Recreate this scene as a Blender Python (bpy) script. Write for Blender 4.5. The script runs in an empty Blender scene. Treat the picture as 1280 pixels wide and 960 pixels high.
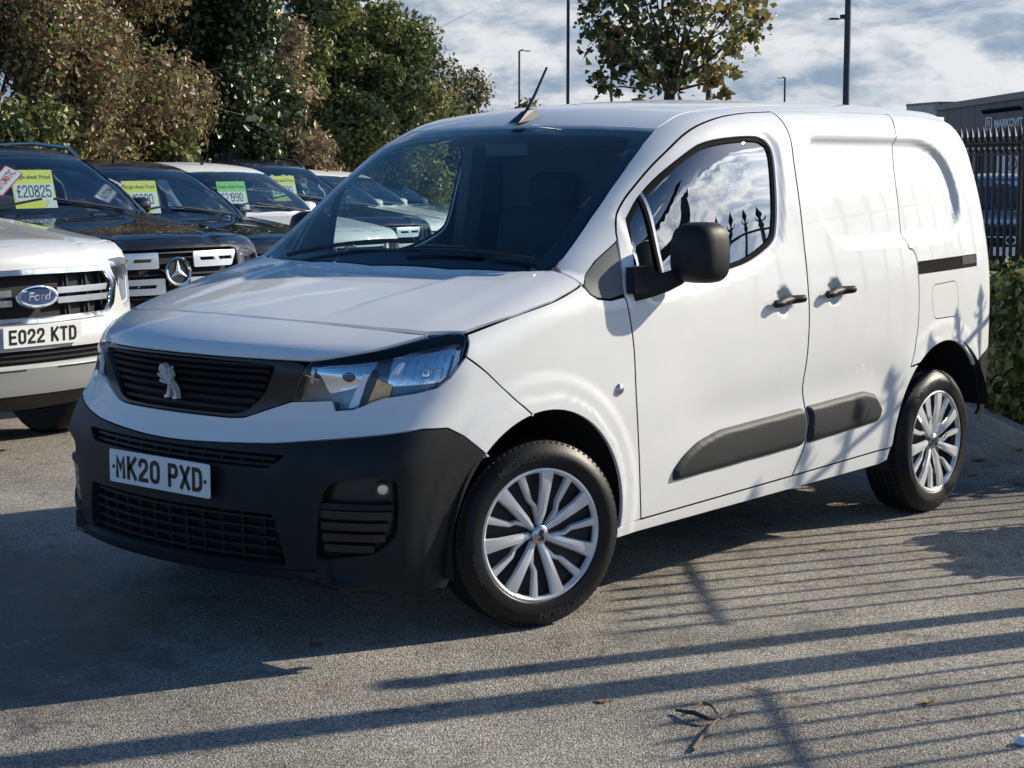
import bpy, bmesh, math, random
import numpy as np
from mathutils import Vector, Matrix, geometry
from math import radians, pi, sin, cos

# ------------------------------------------------------------------ camera
SC = bpy.context.scene
COL = SC.collection
cam_d = bpy.data.cameras.new('camera'); cam = bpy.data.objects.new('camera', cam_d); COL.objects.link(cam)
CAM = Vector((-4.680, -4.8345, 1.589)); YAW, PITCH = 0.8558, -0.1219
fw = Vector((sin(YAW)*cos(PITCH), cos(YAW)*cos(PITCH), sin(PITCH)))
rt = Vector((cos(YAW), -sin(YAW), 0)); up = rt.cross(fw)
cam.matrix_world = Matrix(((rt.x, up.x, -fw.x, CAM.x), (rt.y, up.y, -fw.y, CAM.y), (rt.z, up.z, -fw.z, CAM.z), (0, 0, 0, 1)))
cam_d.sensor_width = 36; cam_d.lens = 2322.0/1280*36; cam_d.clip_start = .1; cam_d.clip_end = 3000
SC.camera = cam
SC.render.resolution_x, SC.render.resolution_y = 1024, 768

# ------------------------------------------------------------------ sun and sky
SUN_EL, SUN_AZ = radians(26.2), radians(-26.0)          # azimuth counted from +X towards +Y
sun_dir = Vector((cos(SUN_EL)*cos(SUN_AZ), cos(SUN_EL)*sin(SUN_AZ), sin(SUN_EL)))
sd = bpy.data.lights.new('sun', 'SUN'); sd.energy = 4.2; sd.angle = radians(.53); sd.color = (1, .90, .73)
so = bpy.data.objects.new('sun', sd); COL.objects.link(so)
so.rotation_euler = (-sun_dir).to_track_quat('-Z', 'Y').to_euler()
W = bpy.data.worlds.new('World'); SC.world = W; W.use_nodes = True

def build_world():
    nt = W.node_tree; nt.nodes.clear(); N = nt.nodes.new; L = nt.links.new
    def math_(op, a, b=None, c=None):
        n = N('ShaderNodeMath'); n.operation = op
        for i, v in enumerate((a, b, c)):
            if v is None: continue
            if isinstance(v, (int, float)): n.inputs[i].default_value = v
            else: L(v, n.inputs[i])
        return n.outputs[0]
    out = N('ShaderNodeOutputWorld')
    sky = N('ShaderNodeTexSky'); sky.sky_type = 'NISHITA'; sky.sun_disc = False
    sky.sun_elevation = SUN_EL; sky.sun_rotation = pi/2 - SUN_AZ
    sky.altitude = 50; sky.air_density = 1.0; sky.dust_density = .4; sky.ozone_density = 3.0
    hs = N('ShaderNodeHueSaturation'); hs.inputs['Saturation'].default_value = 1.22; L(sky.outputs[0], hs.inputs['Color'])
    bg = N('ShaderNodeBackground'); L(hs.outputs[0], bg.inputs[0]); bg.inputs[1].default_value = .088
    tc = N('ShaderNodeTexCoord'); sp = N('ShaderNodeSeparateXYZ'); L(tc.outputs['Generated'], sp.inputs[0])
    zc = math_('MAXIMUM', sp.outputs[2], 0.0)
    cb = N('ShaderNodeCombineXYZ'); L(sp.outputs[0], cb.inputs[0]); L(sp.outputs[1], cb.inputs[1]); L(math_('MULTIPLY', math_('POWER', zc, .85), 1.9), cb.inputs[2])
    def noise(vec, scale, det, rough, off, dist=0.):
        mp = N('ShaderNodeMapping'); mp.inputs['Location'].default_value = off; L(vec, mp.inputs[0])
        n = N('ShaderNodeTexNoise'); n.inputs['Scale'].default_value = scale; n.inputs['Detail'].default_value = det
        n.inputs['Roughness'].default_value = rough; n.inputs['Distortion'].default_value = dist; L(mp.outputs[0], n.inputs['Vector']); return n.outputs[0]
    def ramp(v, a, b):
        m = N('ShaderNodeMapRange'); m.interpolation_type = 'SMOOTHSTEP'; m.inputs[1].default_value = a; m.inputs[2].default_value = b; L(v, m.inputs[0]); return m.outputs[0]
    # pale blue haze low down, Nishita blue above it
    hz = N('ShaderNodeBackground'); hz.inputs[0].default_value = (.20, .40, .78, 1); hz.inputs[1].default_value = .80
    low = N('ShaderNodeMixShader'); L(math_('SUBTRACT', 1.0, ramp(zc, .02, .30)), low.inputs[0]); L(bg.outputs[0], low.inputs[1]); L(hz.outputs[0], low.inputs[2])
    # broken cumulus; the second look-up, shifted towards the sun, tells the lit side from the grey side
    sx, sy, sz = .022*cos(SUN_AZ), .022*sin(SUN_AZ), .045
    big = noise(cb.outputs[0], 6.5, 10, .60, (3.4, 8.2, .55), .30)
    lit = noise(cb.outputs[0], 6.5, 5, .60, (3.4+sx, 8.2+sy, .55+sz), .30)
    # cloud thickens towards the east and thins overhead and in the west
    field = math_('MULTIPLY', sp.outputs[0], .13)
    cover = ramp(math_('SUBTRACT', math_('ADD', big, field), math_('MULTIPLY', ramp(zc, .14, .42), .27)), .42, .52)
    shade = ramp(math_('SUBTRACT', big, lit), -.16, .16)
    fine = noise(cb.outputs[0], 19, 8, .62, (9., 3., 0), .5)
    flit = noise(cb.outputs[0], 19, 5, .62, (9.+sx*.5, 3.+sy*.5, sz*.5), .5)
    fsh = ramp(math_('SUBTRACT', fine, flit), -.16, .16)
    broad = noise(cb.outputs[0], 2.3, 4, .5, (1.1, 6.3, 0), .2)
    tone = math_('ADD', math_('ADD', math_('MULTIPLY', shade, .50), math_('MULTIPLY', fsh, .34)), math_('MULTIPLY', broad, .45))
    mixc = N('ShaderNodeMix'); mixc.data_type = 'RGBA'; L(ramp(tone, .26, 1.02), mixc.inputs[0])
    mixc.inputs[6].default_value = (.31, .41, .54, 1); mixc.inputs[7].default_value = (.95, .955, .95, 1)
    # clouds scatter forwards: they glow more towards the sun
    dp = N('ShaderNodeVectorMath'); dp.operation = 'DOT_PRODUCT'; L(tc.outputs['Generated'], dp.inputs[0]); dp.inputs[1].default_value = tuple(sun_dir)
    glow = math_('MULTIPLY_ADD', math_('POWER', math_('MAXIMUM', dp.outputs['Value'], 0.0), 9.0), 3.2, .60)
    bc = N('ShaderNodeBackground'); L(mixc.outputs[2], bc.inputs[0]); L(glow, bc.inputs[1])
    mx = N('ShaderNodeMixShader'); L(math_('MULTIPLY', cover, .94), mx.inputs[0]); L(low.outputs[0], mx.inputs[1]); L(bc.outputs[0], mx.inputs[2])
    L(mx.outputs[0], out.inputs[0])
build_world()
SC.view_settings.view_transform = 'Standard'; SC.view_settings.look = 'None'; SC.view_settings.gamma = 1
SC.view_settings.exposure = .54; SC.view_settings.use_curve_mapping = False
SC.cycles.max_bounces = 10; SC.cycles.transparent_max_bounces = 24; SC.cycles.glossy_bounces = 5
random.seed(7); RNG = np.random.default_rng(7)

# ------------------------------------------------------------------ tagging and mesh helpers
def tag(o, label=None, cat=None, group=None, kind=None):
    if label: o['label'] = label
    if cat: o['category'] = cat
    if group: o['group'] = group
    if kind: o['kind'] = kind
    return o
def empty(name, loc=(0, 0, 0), rz=0., parent=None):
    o = bpy.data.objects.new(name, None); COL.objects.link(o); o.location = loc; o.rotation_euler = (0, 0, rz)
    o.empty_display_size = .2
    if parent: o.parent = parent
    return o
def mesh_from(name, V, F, mat=None, smooth=True, normals=None):
    me = bpy.data.meshes.new(name); me.from_pydata([tuple(v) for v in V], [], [tuple(f) for f in F])
    if mat: me.materials.append(mat)
    me.update()
    if smooth: me.polygons.foreach_set('use_smooth', np.ones(len(me.polygons), bool))
    if normals is not None: me.normals_split_custom_set_from_vertices([tuple(n) for n in normals])
    return me
def link(name, me, parent=None, loc=None):
    o = bpy.data.objects.new(name, me); COL.objects.link(o)
    if parent: o.parent = parent
    if loc is not None: o.location = loc
    return o
class MB:
    """collects simple solids, builds ONE mesh object"""
    def __init__(s): s.v = []; s.f = []
    def add(s, V, F):
        b = len(s.v); s.v += [tuple(v) for v in V]; s.f += [tuple(i+b for i in f) for f in F]; return s
    def box(s, c, d, rot=None, taper=1., bev=0.):
        hx, hy, hz = d[0]/2, d[1]/2, d[2]/2
        if bev > 0:
            prof = [(hx-bev, -hy), (hx, -hy+bev), (hx, hy-bev), (hx-bev, hy), (-hx+bev, hy), (-hx, hy-bev), (-hx, -hy+bev), (-hx+bev, -hy)]
        else: prof = [(hx, -hy), (hx, hy), (-hx, hy), (-hx, -hy)]
        n = len(prof); V = []
        lv = [(-hz, 1)] if bev <= 0 else [(-hz, None), (-hz+bev, 1)]
        lv += [(hz, taper)] if bev <= 0 else [(hz-bev, taper), (hz, -taper)]
        for z, k in lv:
            for x, y in prof:
                if k is None: V.append((x*(1-bev/hx), y*(1-bev/hy), z))
                elif k < 0: V.append((x*(1-bev/hx)*-k, y*(1-bev/hy)*-k, z))
                else: V.append((x*k, y*k, z))
        F = [tuple(range(n-1, -1, -1)), tuple(range((len(lv)-1)*n, len(lv)*n))]
        for r in range(len(lv)-1):
            for i in range(n): F.append((r*n+i, r*n+(i+1) % n, (r+1)*n+(i+1) % n, (r+1)*n+i))
        M = rot if rot is not None else Matrix.Identity(3)
        return s.add([M @ Vector(v)+Vector(c) for v in V], F)
    def tube(s, pts, rad, n=8, cap=True):
        pts = [Vector(p) for p in pts]; rad = rad if isinstance(rad, (list, tuple)) else [rad]*len(pts)
        V = []; F = []; prev = None
        for i, p in enumerate(pts):
            d = (pts[min(i+1, len(pts)-1)]-pts[max(i-1, 0)]).normalized()
            if prev is None: a = d.orthogonal().normalized()
            else: a = (prev-d*prev.dot(d)).normalized()
            prev = a; b = d.cross(a)
            for k in range(n): t = 2*pi*k/n; V.append(p+(a*cos(t)+b*sin(t))*rad[i])
        for i in range(len(pts)-1):
            for k in range(n): F.append((i*n+k, i*n+(k+1) % n, (i+1)*n+(k+1) % n, (i+1)*n+k))
        if cap: F += [tuple(range(n-1, -1, -1)), tuple(range((len(pts)-1)*n, len(pts)*n))]
        return s.add(V, F)
    def lathe(s, prof, n=48, axis='y', c=(0, 0, 0), closed=False):
        V = []; F = []; m = len(prof)
        for i in range(n):
            t = 2*pi*i/n
            for r, h in prof:
                p = (r*cos(t), h, r*sin(t)) if axis == 'y' else (r*cos(t), r*sin(t), h)
                V.append((p[0]+c[0], p[1]+c[1], p[2]+c[2]))
        for i in range(n):
            j = (i+1) % n
            for k in range(m-1 if not closed else m):
                k2 = (k+1) % m; F.append((i*m+k, i*m+k2, j*m+k2, j*m+k))
        return s.add(V, F)
    def prism(s, poly, h0, h1, fn):
        """poly 2-D counter-clockwise, fn(u, v, h) -> 3-D"""
        n = len(poly); V = [fn(u, v, h0) for u, v in poly]+[fn(u, v, h1) for u, v in poly]
        tri = geometry.tessellate_polygon([[Vector((u, v, 0)) for u, v in poly]])
        F = [tuple(reversed(t)) for t in tri]+[tuple(i+n for i in t) for t in tri]
        F += [(i, (i+1) % n, (i+1) % n+n, i+n) for i in range(n)]
        return s.add(V, F)
    def mesh(s, name, mat, smooth=False, angle=None):
        me = mesh_from(name, s.v, s.f, mat, smooth=False)
        bm = bmesh.new(); bm.from_mesh(me); bmesh.ops.recalc_face_normals(bm, faces=bm.faces); 
        if smooth:
            for f in bm.faces: f.smooth = True
            for e in bm.edges:
                if len(e.link_faces) != 2 or e.calc_face_angle(0) > (angle or .7): e.smooth = False
        bm.to_mesh(me); bm.free(); return me
    def build(s, name, mat, parent=None, smooth=False, angle=None):
        return link(name, s.mesh(name, mat, smooth, angle), parent)
def copy_tree(o, parent=None):
    c = o.copy(); COL.objects.link(c); c.parent = parent
    for ch in [k for k in bpy.data.objects if k.parent == o and k is not c]: copy_tree(ch, c)
    return c
def sstep(t): 
    t=np.clip(t,0,1); return t*t*(3-2*t)
def smax(a,b,k):
    h=np.maximum(k-np.abs(a-b),0)/k
    return np.maximum(a,b)+h*h*k*.25
def cub(xs,ys):
    # smooth (PCHIP) 1-D interpolation table
    xs=np.array(xs,float); ys=np.array(ys,float); h=np.diff(xs); d=np.diff(ys)/h
    m=np.zeros(len(xs)); m[0]=d[0]; m[-1]=d[-1]
    for i in range(1,len(xs)-1):
        if d[i-1]*d[i]>0:
            w1=2*h[i]+h[i-1]; w2=h[i]+2*h[i-1]
            m[i]=(w1+w2)/(w1/d[i-1]+w2/d[i])
    X=np.linspace(xs[0],xs[-1],400); i=np.clip(np.searchsorted(xs,X,side='right')-1,0,len(xs)-2)
    t=(X-xs[i])/h[i]
    Y=(2*t**3-3*t**2+1)*ys[i]+(t**3-2*t**2+t)*h[i]*m[i]+(-2*t**3+3*t**2)*ys[i+1]+(t**3-t**2)*h[i]*m[i+1]
    return lambda q: np.interp(q,X,Y)
def sdpoly(px,pz,poly):
    # signed distance to a closed polygon, negative inside
    poly=np.array(poly,float); n=len(poly); lo=poly.min(0)-.12; hi=poly.max(0)+.12
    near=(px>lo[0])&(px<hi[0])&(pz>lo[1])&(pz<hi[1])
    if not near.all():
        out=np.full(px.shape,.12)
        if near.any(): out[near]=sdpoly(px[near],pz[near],poly)
        return out
    d=np.full(px.shape,1e9); ins=np.zeros(px.shape,bool)
    for i in range(n):
        a=poly[i]; b=poly[(i+1)%n]; e=b-a
        t=np.clip(((px-a[0])*e[0]+(pz-a[1])*e[1])/max(e@e,1e-12),0,1)
        d=np.minimum(d,np.hypot(px-a[0]-t*e[0],pz-a[1]-t*e[1]))
        c=((a[1]<=pz)&(pz<b[1]))|((b[1]<=pz)&(pz<a[1]))
        with np.errstate(divide='ignore',invalid='ignore'):
            xi=a[0]+(pz-a[1])/(b[1]-a[1])*e[0]
        ins^=c&(px<xi)
    return np.where(ins,-d,d)
class Body:
    def __init__(s,**k):
        s.__dict__.update(dict(kf=.14,kh=.11,kc=.13,kw=.10,kr=.16,relief=None)); s.__dict__.update(k)
    def side(s,x,z):
        w=s.base(z)+s.plan(x)-s.taper*np.clip((s.taper_x-x)/1.0,0,2)**2*sstep((z-s.belt+.05)/.35)
        if s.relief is not None: w=w+s.relief(x,z)
        return w
    def f(s,P):
        x,z=P[:,0],P[:,2]; v=np.abs(P[:,1])
        sd=v-s.side(x,z)
        fr=(s.front(z)+s.fa(z)*v*v+s.fb*v**4-x)*.92
        hd=z-(s.hood(x)-np.clip(s.hc0+s.hc1*(s.hx-x),0,.4)*v*v)
        if s.hoodrel is not None: hd=hd-s.hoodrel(x,v)
        ws=(s.wx+(z-s.wz)*s.wk-s.wb*(z-s.wz)*(s.rz0-z)+s.wc*v*v-x)/np.sqrt(1+s.wk**2)
        rf=z-(s.roof(x)-s.rc*v*v)
        rr=x-(s.rx-s.rk*np.clip(z-.9,0,2)**2-.12*v**4)
        a=smax(smax(sd,hd,s.kh),fr,s.kf)
        c=smax(sd,smax(ws,rf,s.kw),s.kc)
        return smax(np.minimum(a,c),rr,s.kr)
    def march(s,O,D,tmax,n=70):
        # first crossing from outside along rays O + t D
        N=len(O); lo=np.zeros(N); hi=np.full(N,np.nan); t=0.
        step=tmax/n; prev=np.zeros(N); act=np.ones(N,bool)
        for i in range(1,n+1):
            t=np.full(N,i*step)
            idx=np.where(act)[0]
            if len(idx)==0: break
            v=s.f(O[idx]+D[idx]*t[idx,None]); hit=v<0
            hi[idx[hit]]=i*step; lo[idx[hit]]=(i-1)*step; act[idx[hit]]=False
        ok=~np.isnan(hi); hi=np.where(ok,hi,tmax); 
        for _ in range(22):
            m=(lo+hi)/2; v=s.f(O+D*m[:,None]); ins=v<0
            hi=np.where(ins,m,hi); lo=np.where(ins,lo,m)
        return O+D*((lo+hi)/2)[:,None],ok
    def normal(s,P,e=.003):
        g=np.stack([s.f(P+d)-s.f(P-d) for d in np.eye(3)*e],-1)
        return g/np.maximum(np.linalg.norm(g,axis=1,keepdims=True),1e-9)
# ------------------------------------------------------------------ panels: 2-D outlines laid on a body surface
AX = .1; ZC = 1.0; KA = .9
def to2(kind, P, zc=ZC, ax=AX):
    P = np.atleast_2d(np.array(P, float))
    if kind == 'side': return P[:, [0, 2]]
    if kind == 'top': return P[:, [0, 1]]
    if kind == 'rear': return P[:, [1, 2]]
    if kind == 'cyl': return np.stack([KA*np.arctan2(-P[:, 1], -(P[:, 0]-ax)), P[:, 2]], 1)
    if kind == 'wrap': return np.stack([P[:, 0], KA*np.arctan2(P[:, 2]-zc, -P[:, 1])], 1)
def to3(B, kind, Q, zc=ZC, ax=AX):
    Q = np.atleast_2d(np.array(Q, float)); n = len(Q); z0 = np.zeros(n); o1 = np.ones(n)
    if kind == 'side': A = lambda t: np.stack([Q[:, 0], -t, Q[:, 1]], 1); lo, hi = .3, 1.4
    elif kind == 'top': A = lambda t: np.stack([Q[:, 0], Q[:, 1], t], 1); lo, hi = .5, 2.3
    elif kind == 'rear': A = lambda t: np.stack([t, Q[:, 0], Q[:, 1]], 1); lo, hi = B.rx-1., B.rx+.5
    elif kind == 'cyl':
        th = Q[:, 0]/KA; A = lambda t: np.stack([ax-t*np.cos(th), -t*np.sin(th), Q[:, 1]], 1); lo, hi = .15, 2.2
    else:
        th = Q[:, 1]/KA; A = lambda t: np.stack([Q[:, 0], -t*np.cos(th), zc+t*np.sin(th)], 1); lo, hi = .05, 1.6
    lo = np.full(n, lo); hi = np.full(n, hi)
    for _ in range(5):
        m = (lo+hi)/2; ins = B.f(A(m)) < 0
        lo = np.where(ins, m, lo); hi = np.where(ins, hi, m)
    fl, fh = B.f(A(lo)), B.f(A(hi))
    for _ in range(6):                                   # Illinois false position
        m = hi-fh*(hi-lo)/np.where(np.abs(fh-fl) < 1e-12, 1e-12, fh-fl); m = np.clip(m, np.minimum(lo, hi), np.maximum(lo, hi)); fm = B.f(A(m)); ins = fm < 0
        fh = np.where(ins, fh*.5, fm); fl = np.where(ins, fm, fl*.5)
        lo = np.where(ins, m, lo); hi = np.where(ins, hi, m)
    return A(m)
def area2(p): return .5*np.sum(p[:, 0]*np.roll(p[:, 1], -1)-np.roll(p[:, 0], -1)*p[:, 1])
def resample(p, res):
    out = []
    for i in range(len(p)):
        a = p[i]; b = p[(i+1) % len(p)]; k = max(1, int(math.ceil(np.linalg.norm(b-a)/res)))
        for j in range(k): out.append(a+(b-a)*j/k)
    return np.array(out)
def inset(p, d):
    """move a CCW outline inwards by d"""
    if d == 0: return p
    e = np.roll(p, -1, 0)-p; e = e/np.maximum(np.linalg.norm(e, axis=1, keepdims=True), 1e-9)
    nrm = np.stack([-e[:, 1], e[:, 0]], 1); a = np.roll(nrm, 1, 0); m = a+nrm
    m = m/np.maximum((m*nrm).sum(1, keepdims=True), .45)
    return p+m*d
def cr(pts, k=6):
    """Catmull-Rom through open points"""
    P = [np.array(p, float) for p in pts]; P = [2*P[0]-P[1]]+P+[2*P[-1]-P[-2]]; out = []
    for i in range(1, len(P)-2):
        for j in range(k):
            t = j/k; out.append(.5*((2*P[i])+(-P[i-1]+P[i+1])*t+(2*P[i-1]-5*P[i]+4*P[i+1]-P[i+2])*t*t+(-P[i-1]+3*P[i]-3*P[i+1]+P[i+2])*t**3))
    out.append(P[-2]); return [tuple(p) for p in out]
def rnd(poly, r, k=4):
    """round the corners of a polygon"""
    P = [np.array(p, float) for p in poly]; n = len(P); out = []
    for i in range(n):
        a, b, c = P[i-1], P[i], P[(i+1) % n]; u = a-b; w = c-b; lu, lw = np.linalg.norm(u), np.linalg.norm(w)
        d = min(r, lu*.45, lw*.45); p0 = b+u/lu*d; p1 = b+w/lw*d
        for j in range(k+1): t = j/k; out.append(tuple((1-t)**2*p0+2*t*(1-t)*b+t*t*p1))
    return out
def ccw(p):
    p = np.array(p, float); return p if area2(p) > 0 else p[::-1].copy()
def panel(B, kind, outline, holes=(), res=.02, gap=.0025, off=0., lip=.014, hole_lip=None, zc=ZC, ax=AX, bulge=None):
    outline = inset(resample(ccw(outline), res), gap); hs = [inset(resample(ccw(h), res), -gap) for h in holes]
    loops = [outline]+hs
    lo = outline.min(0); hi = outline.max(0)
    gx, gy = np.meshgrid(np.arange(lo[0]+res/2, hi[0], res), np.arange(lo[1]+res/2, hi[1], res)); g = np.stack([gx.ravel(), gy.ravel()], 1)
    keep = sdpoly(g[:, 0], g[:, 1], outline) < -res*.45
    for h in hs: keep &= sdpoly(g[:, 0], g[:, 1], h) > res*.45
    g = g[keep]
    pts = np.concatenate(loops+[g]); edges = []; b = 0
    for l in loops:
        n = len(l); edges += [(b+i, b+(i+1) % n) for i in range(n)]; b += n
    vs, es, fs, ov, oe, of = geometry.delaunay_2d_cdt([Vector(p) for p in pts], edges, [], 0, 1e-7)
    V2 = np.array([tuple(v) for v in vs]); T = np.array([f for f in fs if len(f) == 3])
    c = V2[T].mean(1); ok = sdpoly(c[:, 0], c[:, 1], outline) < 0
    for h in hs: ok &= sdpoly(c[:, 0], c[:, 1], h) > 0
    T = T[ok]; P = to3(B, kind, V2, zc, ax); Nn = B.normal(P)
    if off: P = P+Nn*off
    if bulge is not None:
        P = P+Nn*bulge(-sdpoly(V2[:, 0], V2[:, 1], outline))[:, None]
    fn = np.cross(P[T[:, 1]]-P[T[:, 0]], P[T[:, 2]]-P[T[:, 0]]); s = (fn*Nn[T[:, 0]]).sum(1)
    if s.sum() < 0: T = T[:, ::-1]
    V = [P]; F = [tuple(t) for t in T]; NN = [Nn]; base = len(P)
    if lip:
        for k, l in enumerate(loops):
            L = to3(B, kind, l, zc, ax); n3 = B.normal(L); L = L+n3*off; n = len(L); d = lip if (k == 0 or hole_lip is None) else hole_lip
            tang = np.roll(L, -1, 0)-np.roll(L, 1, 0); side = np.cross(tang, n3); side /= np.maximum(np.linalg.norm(side, axis=1, keepdims=True), 1e-9)
            cen = L.mean(0); sg = np.sign(((L-cen)*side).sum()) or 1.; side = side*(sg if k == 0 else -sg)
            V += [L, L-n3*d]; nb = (n3*.5+side); nb /= np.linalg.norm(nb, axis=1, keepdims=True); NN += [nb, side]
            q = [(base+i, base+(i+1) % n, base+n+(i+1) % n, base+n+i) for i in range(n)]
            a, bq, cq = L[0], L[1], L[1]-n3[1]*d
            if np.dot(np.cross(bq-a, cq-a), side[0]) < 0: q = [t[::-1] for t in q]
            F += q; base += 2*n
    if bulge is not None:                                # shaded by its own relief
        VV = np.concatenate(V); FF = np.array(T); nn = np.zeros_like(P); fnn = np.cross(P[FF[:, 1]]-P[FF[:, 0]], P[FF[:, 2]]-P[FF[:, 0]])
        for j in range(3): np.add.at(nn, FF[:, j], fnn)
        NN[0] = nn/np.maximum(np.linalg.norm(nn, axis=1, keepdims=True), 1e-12)
    return np.concatenate(V), F, np.concatenate(NN)
def flip(g):
    V, F, Nn = g; return V*np.array([1, -1, 1]), [tuple(f[::-1]) for f in F], Nn*np.array([1, -1, 1])
def pobj(name, g, mat, parent=None):
    return link(name, mesh_from(name, g[0], g[1], mat, normals=g[2]), parent)
def mirror3(pts): return [(p[0], -p[1], p[2]) for p in pts]

# ------------------------------------------------------------------ lettering
STROKE = {  # thick-stroke glyphs on a 50 x 79 mm field
 'M': [[(0, 0), (0, 1), (.5, .42), (1, 1), (1, 0)]], 'K': [[(0, 0), (0, 1)], [(1, 1), (.12, .48)], [(.30, .58), (1, 0)]],
 'P': [[(0, 0), (0, 1), (.72, 1), (.95, .9), (1, .75), (.95, .58), (.72, .46), (0, .46)]], 'X': [[(0, 0), (1, 1)], [(0, 1), (1, 0)]],
 'D': [[(0, 0), (0, 1), (.66, 1), (.92, .88), (1, .7), (1, .3), (.92, .12), (.66, 0), (0, 0)]],
 'E': [[(1, 1), (0, 1), (0, 0), (1, 0)], [(0, .52), (.85, .52)]], 'T': [[(0, 1), (1, 1)], [(.5, 1), (.5, 0)]],
 'O': [[(.5, 0), (.85, .06), (1, .22), (1, .78), (.85, .94), (.5, 1), (.15, .94), (0, .78), (0, .22), (.15, .06), (.5, 0)]],
 '2': [[(0, .76), (.06, .9), (.25, .99), (.5, 1), (.75, .99), (.94, .9), (1, .74), (.92, .58), (.1, .16), (0, 0), (1, 0)]],
 '8': [[(.5, .54), (.2, .58), (.05, .70), (.05, .86), (.2, .97), (.5, 1), (.8, .97), (.95, .86), (.95, .70), (.8, .58), (.5, .54), (.15, .47), (0, .32), (0, .16), (.15, .03), (.5, 0), (.85, .03), (1, .16), (1, .32), (.85, .47), (.5, .54)]],
 '5': [[(.95, 1), (.1, 1), (.05, .52), (.5, .6), (.85, .54), (1, .36), (1, .2), (.85, .04), (.5, 0), (.15, .04), (0, .18)]],
 '9': [[(.05, .08), (.4, 0), (.8, .12), (1, .45), (1, .75), (.85, .95), (.5, 1), (.15, .95), (0, .75), (.12, .52), (.5, .45), (.98, .58)]],
 '6': [[(.95, .92), (.6, 1), (.2, .88), (0, .55), (0, .25), (.15, .05), (.5, 0), (.85, .05), (1, .25), (.88, .48), (.5, .55), (.02, .42)]],
 '1': [[(.25, .8), (.55, 1), (.55, 0)]], '£': [[(.9, .85), (.7, 1), (.4, .95), (.3, .75), (.35, .2), (.1, 0), (1, 0)], [(.05, .48), (.75, .48)]]}
STROKE['0'] = STROKE['O']
def stroke_text(mb, txt, fn, w=.050, h=.079, t=.014, pitch=.061, space=.033, start=0., th=.0015):
    x = start
    for ch in txt:
        if ch == ' ': x += space; continue
        for pl in STROKE[ch]:
            P = [np.array((t/2+q[0]*(w-t), t/2+q[1]*(h-t))) for q in pl]; n = len(P); cl = np.allclose(P[0], P[-1])
            Lf, Rt = [], []
            for i in range(n):
                a = P[i-1] if i > 0 else (P[-2] if cl else P[0]-(P[1]-P[0])); c = P[i+1] if i < n-1 else (P[1] if cl else P[-1]+(P[-1]-P[-2]))
                d0 = (P[i]-a)/max(np.linalg.norm(P[i]-a), 1e-9); d1 = (c-P[i])/max(np.linalg.norm(c-P[i]), 1e-9)
                n0 = np.array((-d0[1], d0[0])); n1 = np.array((-d1[1], d1[0])); m = n0+n1; m = m/max(m@n1, .5)
                e = d0*0
                if not cl and i == 0: e = -d1*t/2
                if not cl and i == n-1: e = d0*t/2
                Lf.append(P[i]+m*t/2+e); Rt.append(P[i]-m*t/2+e)
            for i in range(n-1):
                q = [Rt[i], Rt[i+1], Lf[i+1], Lf[i]]
                V = [fn(x+p[0], p[1], 0) for p in q]+[fn(x+p[0], p[1], th) for p in q]
                mb.add(V, [(4, 5, 6, 7), (0, 1, 5, 4), (1, 2, 6, 5), (2, 3, 7, 6), (3, 0, 4, 7)])
        x += pitch*(.55 if ch == '1' else 1)
    return x
_fonts = {}
def text_tris(txt, size=1., bold=0.):
    """flat triangles of a line of text in the built-in font: (verts Nx2, faces)"""
    key = (txt, size, bold)
    if key not in _fonts:
        cu = bpy.data.curves.new('txt', 'FONT'); cu.body = txt; cu.size = size; cu.offset = bold; cu.resolution_u = 3
        ob = bpy.data.objects.new('txt', cu); COL.objects.link(ob)
        me = bpy.data.meshes.new_from_object(ob.evaluated_get(bpy.context.evaluated_depsgraph_get()))
        V = np.array([v.co[:2] for v in me.vertices]); F = [tuple(p.vertices) for p in me.polygons]
        bpy.data.objects.remove(ob); bpy.data.curves.remove(cu); bpy.data.meshes.remove(me); _fonts[key] = (V, F)
    return _fonts[key]
def text_obj(name, txt, size, fn, mat, parent=None, sx=1., bold=0., center=True):
    V, F = text_tris(txt, size, bold); V = V*np.array([sx, 1])
    if center: V = V-np.array([(V[:, 0].min()+V[:, 0].max())/2, 0])
    return link(name, mesh_from(name, [fn(a, b) for a, b in V], F, mat, smooth=False), parent)
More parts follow.
